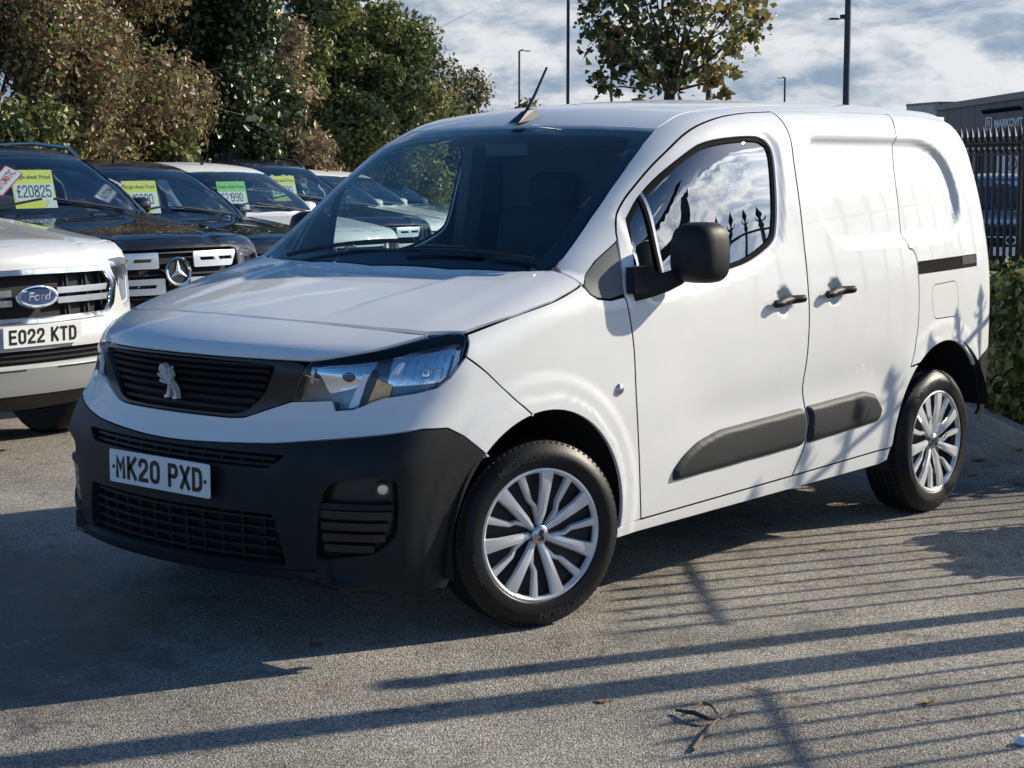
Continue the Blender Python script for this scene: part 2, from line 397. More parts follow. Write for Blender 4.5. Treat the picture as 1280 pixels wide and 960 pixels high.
# ------------------------------------------------------------------ materials
def new_mat(name):
    m = bpy.data.materials.new(name); m.use_nodes = True
    return m, m.node_tree, m.node_tree.nodes['Principled BSDF']
def simple(name, col, rough=.5, metal=0., coat=0., spec=.5, bump=None, var=None, emis=None, coat_rough=.03):
    m, nt, b = new_mat(name); N = nt.nodes.new; L = nt.links.new
    b.inputs['Base Color'].default_value = (*col, 1); b.inputs['Roughness'].default_value = rough; b.inputs['Metallic'].default_value = metal
    b.inputs['Coat Weight'].default_value = coat; b.inputs['Coat Roughness'].default_value = coat_rough; b.inputs['Specular IOR Level'].default_value = spec
    tc = N('ShaderNodeTexCoord')
    if bump:
        n = N('ShaderNodeTexNoise'); n.inputs['Scale'].default_value = bump[0]; n.inputs['Detail'].default_value = 4; L(tc.outputs['Object'], n.inputs['Vector'])
        bp = N('ShaderNodeBump'); bp.inputs['Strength'].default_value = bump[1]; bp.inputs['Distance'].default_value = bump[2] if len(bump) > 2 else .002
        L(n.outputs[0], bp.inputs['Height']); L(bp.outputs[0], b.inputs['Normal'])
    if var:
        n = N('ShaderNodeTexNoise'); n.inputs['Scale'].default_value = var[0]; n.inputs['Detail'].default_value = 6; n.inputs['Roughness'].default_value = .62; L(tc.outputs['Object'], n.inputs['Vector'])
        r = N('ShaderNodeValToRGB'); r.color_ramp.elements[0].position = var[2] if len(var) > 2 else .35; r.color_ramp.elements[1].position = var[3] if len(var) > 3 else .7
        r.color_ramp.elements[0].color = (*col, 1); r.color_ramp.elements[1].color = (*var[1], 1)
        L(n.outputs[0], r.inputs[0]); L(r.outputs[0], b.inputs['Base Color'])
    return m
def glass_mat(name, tint, boost=1.5, rough=.0):
    m, nt, b = new_mat(name); nt.nodes.remove(b); N = nt.nodes.new; L = nt.links.new
    out = nt.nodes['Material Output']
    tr = N('ShaderNodeBsdfTransparent'); tr.inputs[0].default_value = (*tint, 1)
    gl = N('ShaderNodeBsdfGlossy'); gl.inputs['Roughness'].default_value = rough; gl.inputs[0].default_value = (1, 1, 1, 1)
    fr = N('ShaderNodeFresnel'); ge = N('ShaderNodeNewGeometry'); io = N('ShaderNodeMapRange'); io.inputs[3].default_value = 1.5; io.inputs[4].default_value = 1/1.5; L(ge.outputs['Backfacing'], io.inputs[0]); L(io.outputs[0], fr.inputs[0])
    mu = N('ShaderNodeMath'); mu.operation = 'MULTIPLY'; mu.use_clamp = True; mu.inputs[1].default_value = boost; L(fr.outputs[0], mu.inputs[0])
    mx = N('ShaderNodeMixShader'); L(mu.outputs[0], mx.inputs[0]); L(tr.outputs[0], mx.inputs[1]); L(gl.outputs[0], mx.inputs[2]); L(mx.outputs[0], out.inputs[0])
    return m
M = {}
M['paint_white'] = simple('white_paint', (.715, .725, .725), .5, coat=.55, spec=.2, var=(2.3, (.75, .76, .762), .40, .62))
def paint(name, col, metal=0., rough=.35): 
    M[name] = simple(name, col, rough, metal=metal, coat=1., spec=.1 if max(col) < .05 else .5); return M[name]
paint('paint_pearl', (.60, .61, .61)); paint('paint_black', (.006, .008, .013)); paint('paint_navy', (.008, .012, .026)); paint('paint_silver', (.42, .44, .45), .6, .35); paint('paint_grey', (.10, .115, .13), .5, .35)
M['plastic'] = simple('black_textured_plastic', (.0075, .0085, .010), .50, spec=.28, bump=(900, .25, .0006), var=(6, (.014, .015, .0165)))
M['plastic_smooth'] = simple('black_plastic', (.012, .013, .015), .28)
M['plastic_grey'] = simple('grey_plastic_trim', (.032, .034, .037), .55, spec=.22, bump=(700, .2, .0006))
M['rubber'] = simple('seal_rubber', (.007, .007, .008), .85, spec=.08)
M['void'] = simple('dark_cavity', (.006, .006, .007), .8)
M['liner'] = simple('wheel_arch_liner_felt', (.012, .012, .013), .9, bump=(60, .6, .01))
M['tyre'] = simple('tyre_rubber', (.008, .008, .009), .45, spec=.3, bump=(140, .25, .002), var=(9, (.014, .0138, .0135), .5, .85))
M['tread'] = simple('tyre_tread', (.020, .020, .021), .75, bump=(220, .5, .004), var=(20, (.05, .047, .043), .45, .8))
M['letter'] = simple('raised_tyre_lettering', (.035, .035, .036), .38)
M['alloy'] = simple('silver_wheel_paint', (.74, .75, .76), .30, metal=.35, coat=.4)
M['alloy_dark'] = simple('wheel_recess_paint', (.03, .031, .034), .5)
M['chrome'] = simple('chrome', (.82, .83, .84), .07, metal=1.)
M['satin'] = simple('satin_metal', (.55, .56, .57), .25, metal=1.)
M['steel'] = simple('brake_steel', (.30, .28, .26), .4, metal=1.)
M['glass_ws'] = glass_mat('windscreen_glass', (.76, .90, .92), 1.0)
M['glass_side'] = glass_mat('side_window_glass', (.80, .88, .87), 3.4)
M['glass_car'] = glass_mat('tinted_car_glass', (.72, .82, .82), 1.5)
M['lens'] = glass_mat('clear_lamp_lens', (.93, .95, .97), 1.1)
M['lamp_dark'] = simple('lamp_housing', (.030, .033, .040), .22)
M['lamp_inner'] = simple('lamp_inner_bezel', (.20, .22, .25), .20, metal=.8)
M['lamp_bowl'] = simple('lamp_reflector', (.86, .89, .93), .13, metal=1., bump=(45, .25, .004))
M['lamp_white'] = simple('lamp_light_guide', (.86, .88, .92), .25)
M['amber'] = simple('amber_indicator', (1.0, .42, .06), .25, bump=(160, .6, .004), var=(60, (1.0, .66, .28)))
M['plate_white'] = simple('number_plate_white', (.78, .79, .77), .35)
M['plate_black'] = simple('number_plate_black', (.008, .008, .008), .4)
M['plate_yellow'] = simple('number_plate_yellow', (.75, .55, .03), .35)
M['dash'] = simple('dashboard_plastic', (.022, .023, .026), .6, bump=(300, .2, .001))
M['cabin_grey'] = simple('cabin_grey_trim', (.10, .105, .11), .7)
M['seat'] = simple('seat_cloth', (.028, .030, .036), .9, bump=(240, .5, .003))
M['mirror'] = simple('mirror_glass', (.85, .87, .88), .02, metal=1.)
M['red_lens'] = simple('red_lamp_lens', (.35, .012, .012), .15)
M['blue_badge'] = simple('badge_blue', (.02, .045, .14), .3)
M['bar_black'] = simple('matt_black_grille', (.006, .0065, .0075), .55, spec=.3)
M['plastic_light'] = simple('light_grey_plastic', (.15, .152, .155), .6, spec=.2, bump=(700, .2, .0006))
# ------------------------------------------------------------------ outdoor materials
def asphalt_mat():
    m, nt, b = new_mat('worn_asphalt'); N = nt.nodes.new; L = nt.links.new
    tc = N('ShaderNodeTexCoord'); P = tc.outputs['Object']
    def noise(s, d=4, r=.6, v=P):
        n = N('ShaderNodeTexNoise'); n.inputs['Scale'].default_value = s; n.inputs['Detail'].default_value = d; n.inputs['Roughness'].default_value = r; L(v, n.inputs['Vector']); return n.outputs[0]
    def ramp(v, *st):
        r = N('ShaderNodeValToRGB'); e = r.color_ramp.elements
        while len(e) < len(st): e.new(.5)
        for k, (p, c) in enumerate(st): e[k].position = p; e[k].color = (*c, 1)
        L(v, r.inputs[0]); return r.outputs[0]
    def mix(mode, f, a, c):
        n = N('ShaderNodeMix'); n.data_type = 'RGBA'; n.blend_type = mode
        if isinstance(f, float): n.inputs[0].default_value = f
        else: L(f, n.inputs[0])
        for k, v in ((6, a), (7, c)):
            if isinstance(v, tuple): n.inputs[k].default_value = (*v, 1)
            else: L(v, n.inputs[k])
        return n.outputs[2]
    vo = N('ShaderNodeTexVoronoi'); vo.inputs['Scale'].default_value = 150; L(P, vo.inputs['Vector'])
    vc = N('ShaderNodeSeparateColor'); L(vo.outputs['Color'], vc.inputs[0])
    stones = ramp(vc.outputs[0], (.0, (.31, .30, .28)), (.35, (.55, .533, .497)), (.7, (.72, .697, .65)), (1., (1.0, .97, .91)))
    edge = ramp(vo.outputs['Distance'], (.22, (1.04, 1.03, 1.0)), (.60, (.40, .39, .37)))
    col = mix('MULTIPLY', .8, stones, edge)
    blot = ramp(noise(1.1, 6, .65), (.32, (.70, .69, .68)), (.55, (1.0, .98, .95)), (.72, (1.18, 1.15, 1.09)))
    col = mix('MULTIPLY', 1., col, blot)
    patch = ramp(noise(.31, 4, .6), (.38, (.74, .735, .73)), (.60, (1.08, 1.07, 1.05)))
    col = mix('MULTIPLY', 1., col, patch)
    spots = ramp(noise(5.5, 6, .75), (.55, (1, 1, 1)), (.68, (.46, .44, .42)))
    rust = ramp(noise(2.9, 5, .7), (.56, (1, 1, 1)), (.70, (.86, .74, .64)))
    col = mix('MULTIPLY', 1., col, rust)
    col = mix('MULTIPLY', 1., col, spots)
    damp_shade = ramp(noise(.42, 7, .72), (.56, (0, 0, 0)), (.66, (1, 1, 1)))
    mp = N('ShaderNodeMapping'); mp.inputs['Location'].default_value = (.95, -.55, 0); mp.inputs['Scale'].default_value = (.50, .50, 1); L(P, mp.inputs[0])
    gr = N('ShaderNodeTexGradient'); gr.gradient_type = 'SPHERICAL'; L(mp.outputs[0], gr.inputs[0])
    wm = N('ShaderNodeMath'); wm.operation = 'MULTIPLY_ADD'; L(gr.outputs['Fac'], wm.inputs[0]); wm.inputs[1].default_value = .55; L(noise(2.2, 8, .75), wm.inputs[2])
    wet_shade = ramp(wm.outputs[0], (.60, (0, 0, 0)), (.72, (1, 1, 1)))  # damp patch before the van, its colour also deepening the van's cast shadow
    damp_shade = mix('LIGHTEN', 1., mix('MULTIPLY', 1., damp_shade, (.55, .55, .55)), mix('MULTIPLY', 1., wet_shade, (.8, .8, .8)))
    col = mix('MIX', damp_shade, col, (.07, .07, .072))
    L(col, b.inputs['Base Color'])
    rr = N('ShaderNodeMapRange'); L(damp_shade, rr.inputs[0]); rr.inputs[3].default_value = .82; rr.inputs[4].default_value = .5; L(rr.outputs[0], b.inputs['Roughness'])
    b.inputs['Specular IOR Level'].default_value = .35
    hm = N('ShaderNodeMath'); hm.operation = 'MULTIPLY_ADD'; L(vo.outputs['Distance'], hm.inputs[0]); hm.inputs[1].default_value = -1.; L(noise(260, 3), hm.inputs[2])
    bp = N('ShaderNodeBump'); bp.inputs['Strength'].default_value = 1.; bp.inputs['Distance'].default_value = .009; L(hm.outputs[0], bp.inputs['Height']); L(bp.outputs[0], b.inputs['Normal'])
    return m
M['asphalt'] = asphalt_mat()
def leaf_mat(name, rough=.45, trans=.28):
    m, nt, b = new_mat(name); N = nt.nodes.new; L = nt.links.new; out = nt.nodes['Material Output']
    at = N('ShaderNodeAttribute'); at.attribute_name = 'tint'; L(at.outputs['Color'], b.inputs['Base Color']); b.inputs['Roughness'].default_value = rough; b.inputs['Specular IOR Level'].default_value = .4
    t = N('ShaderNodeBsdfTranslucent'); L(at.outputs['Color'], t.inputs[0]); mx = N('ShaderNodeMixShader'); mx.inputs[0].default_value = trans
    L(b.outputs[0], mx.inputs[1]); L(t.outputs[0], mx.inputs[2]); L(mx.outputs[0], out.inputs[0]); return m
M['leaf'] = leaf_mat('leaf'); M['leaf_gloss'] = leaf_mat('glossy_leaf', .32, .15)
M['bark'] = simple('bark', (.035, .028, .022), .9, bump=(25, .8, .02), var=(12, (.07, .06, .05)))
M['twig'] = simple('dry_twig', (.11, .075, .05), .85, var=(30, (.2, .15, .11)))
M['iron'] = simple('black_painted_iron', (.012, .012, .013), .38)
M['post_grey'] = simple('grey_painted_steel', (.06, .063, .067), .45, metal=.2)
M['clad'] = simple('navy_cladding', (.026, .034, .05), .6, var=(.6, (.034, .043, .06)))
M['coping'] = simple('grey_coping', (.13, .135, .13), .6)
M['render'] = simple('pale_render', (.45, .40, .38), .9)
M['concrete'] = simple('concrete_kerb', (.26, .25, .23), .9, bump=(80, .5, .004), var=(9, (.36, .35, .32)))
M['wood'] = simple('brown_fence_wood', (.10, .058, .038), .85, bump=(30, .6, .01), var=(3, (.17, .105, .07)))
M['soil'] = simple('dark_soil', (.030, .023, .017), .95, bump=(40, 1., .02))
M['white_sign'] = simple('white_sign_face', (.72, .74, .78), .5)
M['black_print'] = simple('black_print', (.012, .012, .014), .5)
M['lamp_head'] = simple('lamp_head', (.03, .032, .036), .4)
M['blue_print'] = simple('blue_print', (.05, .10, .30), .5)
M['letter_white'] = simple('pale_sign_letters', (.62, .66, .72), .5)
M['leaf_brown'] = simple('dry_leaf', (.16, .085, .035), .8, var=(40, (.30, .19, .08)))
M['leaf_yellow'] = simple('yellow_leaf', (.42, .25, .06), .7, var=(40, (.25, .14, .04)))
# ------------------------------------------------------------------ the van: its body surface
def arc(cx, cz, r, a0, a1, n=24): return [(cx+r*cos(radians(a0+(a1-a0)*i/n)), cz+r*sin(radians(a0+(a1-a0)*i/n))) for i in range(n+1)]
REC1 = rnd([(1.745, 1.675), (2.444, 1.675), (2.444, 1.215), (1.93, 1.215), (1.80, 1.285), (1.725, 1.40)], .07)
REC2 = cr([(2.452, 1.675), (2.66, 1.672), (2.80, 1.648), (2.90, 1.59), (2.975, 1.505), (3.005, 1.38), (2.985, 1.30), (2.90, 1.237), (2.78, 1.217), (2.452, 1.215)], 3)
REC = rnd([(1.745, 1.678), (2.66, 1.676), (2.82, 1.64), (2.93, 1.57), (2.99, 1.47), (3.01, 1.37), (2.985, 1.29), (2.90, 1.235), (2.78, 1.217), (1.93, 1.212), (1.80, 1.28), (1.72, 1.42)], .06)
WIN = cr([(.594, 1.365), (.681, 1.441), (.814, 1.525), (.995, 1.610), (1.096, 1.640), (1.238, 1.656), (1.40, 1.661), (1.465, 1.640), (1.487, 1.586), (1.473, 1.456), (1.447, 1.326), (1.405, 1.262), (1.258, 1.204), (1.119, 1.178), (.90, 1.152), (.62, 1.122)], 4)+[(.535, 1.118), (.525, 1.15)]
WINC = WIN[::3]
CUPS = [(1.450, 1.032, .066, .060), (1.828, 1.048, .066, .060)]
def van_relief(x, z):
    w = np.zeros_like(x)
    if x.size == 0 or x.max() < -.75: return w
    for cx in (0.0, 2.785):
        r = np.hypot(x-cx, (z-.34))
        w = w+.006*sstep((.548-r)/.045)+.0035*sstep((.470-r)/.020)
    zc = .60+.075*np.clip((x-.7)/1.6, 0, 1.2)
    u = z-zc; w = w-.014*np.exp(-(u/.10)**2)*sstep((x-.65)/.5)*sstep((2.45-x)/.3)
    w = w-.026*sstep(-sdpoly(x, z, REC)/.045)
    w = w-.012*sstep((.055-sdpoly(x, z, WINC))/.04)
    for cx, cz, rx, rz in CUPS: w = w-.026*sstep((1.0-np.hypot((x-cx)/rx, (z-cz)/rz))/.55)
    return w
def van_hood(x, v):
    w = .010*sstep((v-(.36+.10*(x+.6)))/.05)*sstep((.80-v)/.12)*sstep((x+.60)/.35)
    return w
van = Body(base=cub([.15, .22, .28, .40, .55, .75, .90, 1.0, 1.08, 1.16, 1.25, 1.4, 1.55, 1.65, 1.75, 1.9], [.86, .872, .884, .898, .908, .914, .914, .912, .908, .901, .890, .870, .843, .822, .797, .74]),
 plan=lambda x: -.045*np.clip((.35-x)/.9, 0, 2)**2-.06*np.clip((x-2.2)/1.1, 0, 2)**2,
 taper=.075, taper_x=1.35, belt=1.10,
 front=cub([.10, .18, .22, .28, .45, .60, .65, .70, .75, .80, .86, .92, .95, .98, 1.02, 1.06, 1.2], [-.72, -.79, -.835, -.862, -.872, -.868, -.858, -.842, -.828, -.826, -.84, -.858, -.860, -.852, -.80, -.70, -.2]),
 fa=cub([.1, .3, .62, .70, .78, .88, .96, 1.2], [.33, .29, .265, .29, .36, .46, .51, .52]), fb=.08,
 hood=cub([-1.2, -.62, -.3, .16, .6], [.97, 1.07, 1.125, 1.185, 1.225]), hc0=.02, hc1=.22, hx=.16, hoodrel=van_hood,
 wx=.10, wz=1.185, wk=1.514, wb=.35, wc=.22, rz0=1.74,
 roof=cub([.3, .8, 1.1, 1.5, 2.0, 2.6, 3.1, 3.6], [1.62, 1.727, 1.776, 1.814, 1.833, 1.836, 1.822, 1.785]), rc=.088,
 rx=3.47, rk=.30, kc=.15, kf=.10, relief=van_relief)
VAN = tag(empty('panel_van', (0, 0, 0)), 'white panel van with black bumper and plate MK20 PXD filling the foreground', 'van')

# seams shared by neighbouring panels (left side, y < 0)
s_front = cr([(.572, .297), (.548, .42), (.506, .717), (.488, .917), (.458, 1.07), (.447, 1.105)])
s_apil = cr([(.450, 1.15), (.507, 1.298), (.521, 1.33), (.549, 1.372), (.604, 1.424), (.693, 1.488), (.843, 1.585), (1.03, 1.680), (1.209, 1.730), (1.42, 1.757), (1.64, 1.768)])
s_b = cr([(1.64, 1.768), (1.629, 1.693), (1.615, 1.559), (1.619, 1.295), (1.627, 1.096), (1.634, .963), (1.627, .828), (1.613, .693), (1.635, .600), (1.655, .53), (1.635, .44), (1.565, .325)])
s_r = cr([(2.545, 1.772), (2.530, 1.75), (2.480, 1.690), (2.446, 1.557), (2.441, 1.372), (2.447, 1.215), (2.49, 1.19), (2.521, 1.138), (2.530, .978), (2.519, .832), (2.459, .691)])
ARF = (.015, .325, .425); ARR = (2.785, .330, .447)
b_side3 = [(-.303, -.829, 1.024), (-.099, -.865, 1.071), (.088, -.877, 1.108), (.209, -.869, 1.141), (.251, -.863, 1.155)]
fb_seam = [(-.059, .743), (-.151, .81), (-.259, .897), (-.345, .957)]
head_low = [(-.345, -.857, .957), (-.404, -.865, .897), (-.448, -.849, .867), (-.510, -.810, .851), (-.574, -.744, .838), (-.601, -.714, .825), (-.641, -.667, .800), (-.671, -.617, .796), (-.671, -.603, .826)]
head_in = [(-.731, -.481, .818), (-.725, -.497, .871), (-.710, -.520, .923), (-.692, -.531, .948)]
head_top = [(-.547, -.675, .983), (-.390, -.753, 1.023), (-.323, -.790, 1.034), (-.303, -.820, 1.030), (-.300, -.836, 1.018)]
gr_low = [(-.764, -.402, .789), (-.791, -.324, .760), (-.804, -.267, .755), (-.827, 0, .755)]
gr_top = [(-.718, -.488, .949), (-.79, -.33, .953), (-.846, -.137, .957), (-.86, 0, .958)]
bt = [(-.858, 0, .668), (-.848, -.122, .670), (-.830, -.266, .677), (-.786, -.447, .687), (-.686, -.671, .714), (-.516, -.854, .742), (-.433, -.880, .738), (-.366, -.886, .706), (-.268, -.912, .630)]
bf = [(-.620, 0, 1.066), (-.615, -.104, 1.064), (-.585, -.28, 1.059), (-.541, -.413, 1.052), (-.469, -.598, 1.038), (-.390, -.750, 1.024)]
def sym(kind, half):
    """closed symmetric outline from a half (y <= 0) that starts and ends on the centre line"""
    h = to2(kind, half); m = to2(kind, mirror3(half)); return np.concatenate([h, m[::-1][1:-1]])
def both(name, g, mat, parent=VAN):
    return pobj(name, g, mat, parent), pobj(name, flip(g), mat, parent)

# --- bonnet, front panel, bumpers
bonnet_half = bf+b_side3+[(.244, -.807, 1.18), (.248, -.742, 1.2), (.208, -.680, 1.19), (.140, -.359, 1.19), (.112, 0, 1.19)]
bonnet = pobj('bonnet', panel(van, 'top', sym('top', bonnet_half), res=.022, gap=.0035), M['paint_white'], VAN)
fp_half = gr_top[::-1]+[(-.692, -.531, .948)]+head_top[:2]+bf[::-1]
pobj('front_panel', panel(van, 'cyl', sym('cyl', fp_half), res=.02), M['paint_white'], VAN)
arcF1 = [(x, -.91, z) for x, z in arc(*ARF, 100, 132, 10)]
wb_half = bt+[(x, -.915, z) for x, z in arc(*ARF, 134, 100, 10)]+[(x, -.91, z) for x, z in fb_seam]+head_low+[head_in[0]]+gr_low
arc_side = [p for p in wb_half]
# arch and seam points sit on the side surface: give them their true y
def snap_side(pts): 
    q = to3(van, 'side', [(p[0], p[2]) for p in pts]); return [tuple(a) for a in q]
wb_half = bt+snap_side(wb_half[len(bt):len(bt)+11+4])+head_low[1:]+[head_in[0]]+gr_low
pobj('bumper_skin', panel(van, 'cyl', sym('cyl', wb_half), res=.02, lip=.02), M['paint_white'], VAN)
bb_arch = snap_side([(x, -.9, z) for x, z in arc(*ARF, 136, 192, 14)])
bb_half = bt+bb_arch+[(-.43, -.88, .215), (-.52, -.845, .225), (-.62, -.775, .238), (-.72, -.60, .252), (-.78, -.42, .262), (-.84, -.15, .272), (-.85, 0, .274)]
fog_poly = rnd(to2('cyl', [(-.754, -.624, .483), (-.747, -.642, .548), (-.735, -.667, .577), (-.666, -.791, .600), (-.620, -.832, .591), (-.612, -.834, .502), (-.614, -.826, .412), (-.659, -.782, .357), (-.751, -.606, .327)]), .02)
fog_r = [(-a, b) for a, b in fog_poly]
def band(zl, zt, yl, yt, tilt=0.):
    lo = to2('cyl', [(-.85+.28*yy*yy, yy, 0) for yy in (-yl, yl)])[:, 0]; hi = to2('cyl', [(-.85+.28*yy*yy, yy, 0) for yy in (-yt, yt)])[:, 0]
    return rnd([(lo[0], zl+tilt), (lo[1], zl+tilt), (hi[1], zt), (hi[0], zt)], .015)
up_in = band(.612, .652, .44, .50); low_in = band(.300, .462, .50, .46)
bumper = pobj('bumper', panel(van, 'cyl', sym('cyl', bb_half), holes=[fog_poly, fog_r, up_in, low_in], res=.02, lip=.03, hole_lip=.05), M['plastic'], VAN)
for nm, poly, dz, dy, nz in (('upper_intake', up_in, .018, .062, 2), ('lower_intake', low_in, .027, .062, 5)):
    bk = pobj(nm, panel(van, 'cyl', poly, off=-.055, gap=-.01, lip=0, res=.03), M['void'], VAN)
    P2 = np.array(poly); z0, z1 = P2[:, 1].min(), P2[:, 1].max(); a0, a1 = P2[:, 0].min(), P2[:, 0].max()
    for k in range(nz):
        zz = z0+(z1-z0)*(k+.5)/nz
        pobj('grille_bar', panel(van, 'cyl', [(a0+.03, zz-.0045), (a1-.03, zz-.0045), (a1-.03, zz+.0045), (a0+.03, zz+.0045)], off=-.018, gap=0, lip=.025, res=.05), M['bar_black'], bk)
    na = 12
    for k in range(1, na):
        aa = a0+(a1-a0)*k/na
        pobj('grille_rib', panel(van, 'cyl', [(aa-.0035, z0), (aa+.0035, z0), (aa+.0035, z1), (aa-.0035, z1)], off=-.026, gap=0, lip=.02, res=.05), M['bar_black'], bk)
pobj('bumper_lip', panel(van, 'cyl', band(.262, .288, .60, .62), off=.012, gap=0, lip=.02, res=.03), M['plastic_smooth'], VAN)
def fog(sgn):
    fl = (lambda g: g) if sgn < 0 else flip
    root = pobj('fog_lamp_surround', fl(panel(van, 'cyl', fog_poly, off=-.045, gap=-.008, lip=0)), M['plastic_smooth'], VAN)
    a = np.array(fog_poly); a0, a1 = a[:, 0].min(), a[:, 0].max()
    for k, (zz, w0, w1) in enumerate(((.475, .012, .0), (.438, .0, .01), (.402, -.004, .02), (.366, -.01, .05))):
        pobj('slat', fl(panel(van, 'cyl', [(a0+.01+w0*-1, zz-.012), (a1-.012-w1, zz-.012), (a1-.012-w1, zz+.012), (a0+.01-w0, zz+.012)], off=-.012, gap=0, lip=.03, res=.04)), M['plastic_smooth'], root)
    pobj('cross_bar', fl(panel(van, 'cyl', [(a0+.0, .492), (a1-.01, .494), (a1-.01, .512), (a0+.0, .512)], off=-.006, gap=0, lip=.03, res=.04)), M['plastic'], root)
    c = to2('cyl', [(-.645, -.80, .556)])[0]
    ring = lambda r: [(c[0]+r*cos(t*pi/10), c[1]+r*1.05*sin(t*pi/10)) for t in range(20)]
    pobj('fog_lamp_bezel', fl(panel(van, 'cyl', ring(.026), holes=[ring(.017)], off=-.02, gap=0, lip=.02, res=.02)), M['plastic_smooth'], root)
    pobj('fog_reflector', fl(panel(van, 'cyl', ring(.020), off=-.040, gap=0, lip=.0, res=.012)), M['lamp_bowl'], root)
    pobj('fog_lens', fl(panel(van, 'cyl', ring(.018), off=-.018, gap=0, lip=.0, res=.012)), M['lens'], root)
fog(-1); fog(1)

# --- grille with slats and the lion badge
gr_half = gr_top[::-1][:0]+[(-.86, 0, .957)]+gr_top[::-1][1:]+[(-.700, -.52, .935), (-.731, -.481, .818)]+gr_low
gpoly = sym('cyl', gr_half)
grille = pobj('grille', panel(van, 'cyl', gpoly, off=-.05, gap=-.004, lip=0), M['void'], VAN)
inner_h = [(-.85, 0, .944), (-.84, -.15, .943), (-.78, -.33, .938), (-.745, -.43, .930), (-.765, -.385, .835), (-.79, -.33, .785), (-.80, -.28, .770), (-.825, 0, .769)]
inner = rnd(sym('cyl', inner_h), .02)
pobj('grille_frame', panel(van, 'cyl', gpoly, holes=[inner], off=-.006, gap=.003, lip=.012, hole_lip=.035), M['plastic_smooth'], grille)
for k in range(7):
    zz = .785+k*.0245
    seg = inner_h[3:8]; ymax = np.interp(zz, [.77, .785, .835, .93, .95], [.27, .325, .385, .425, .42])
    a1 = to2('cyl', [(-.85+.40*ymax**2, -ymax, 0)])[0, 0]
    pobj('grille_slat', panel(van, 'cyl', [(-a1, zz-.0055), (a1, zz-.0055), (a1, zz+.0055), (-a1, zz+.0055)], off=-.020, gap=0, lip=.02, res=.05), M['bar_black'], grille)
def on_front(u, v, d):
    """u right as seen from the front, v height, d proud of the skin"""
    p = to3(van, 'cyl', [(u, v)])[0]; n = van.normal(p[None])[0]; return tuple(p+n*d)
lion = [  # rampant lion, walking to the left: head, body, fore paws, hind legs, tail
 [(-.012, .050), (-.002, .056), (.010, .052), (.016, .040), (.014, .026), (.020, .010), (.016, -.006), (.004, -.010), (-.006, .004), (-.010, .018), (-.018, .022), (-.016, .030), (-.020, .036), (-.016, .044)],
 [(-.010, .016), (-.030, .026), (-.036, .020), (-.032, .016), (-.012, .006)], [(-.008, .004), (-.028, .006), (-.034, .000), (-.030, -.004), (-.004, -.008)],
 [(.004, -.008), (-.006, -.026), (-.014, -.042), (-.026, -.048), (-.026, -.056), (-.006, -.054), (.004, -.034), (.012, -.014)],
 [(.012, -.006), (.020, -.026), (.022, -.046), (.012, -.050), (.014, -.057), (.032, -.056), (.032, -.030), (.022, -.004)],
 [(.020, .006), (.030, .016), (.026, .032), (.032, .040), (.030, .048), (.022, .040), (.020, .026), (.022, .016), (.014, .004)]]
mb = MB()
for pl in lion:
    pp = [tuple(p) for p in ccw([(a*1.05, b*1.05) for a, b in pl])]
    mb.prism(pp, -.012, .008, lambda u, v, h: on_front(-u*-1, .857+v, h))
mb.build('badge', M['alloy'], grille)

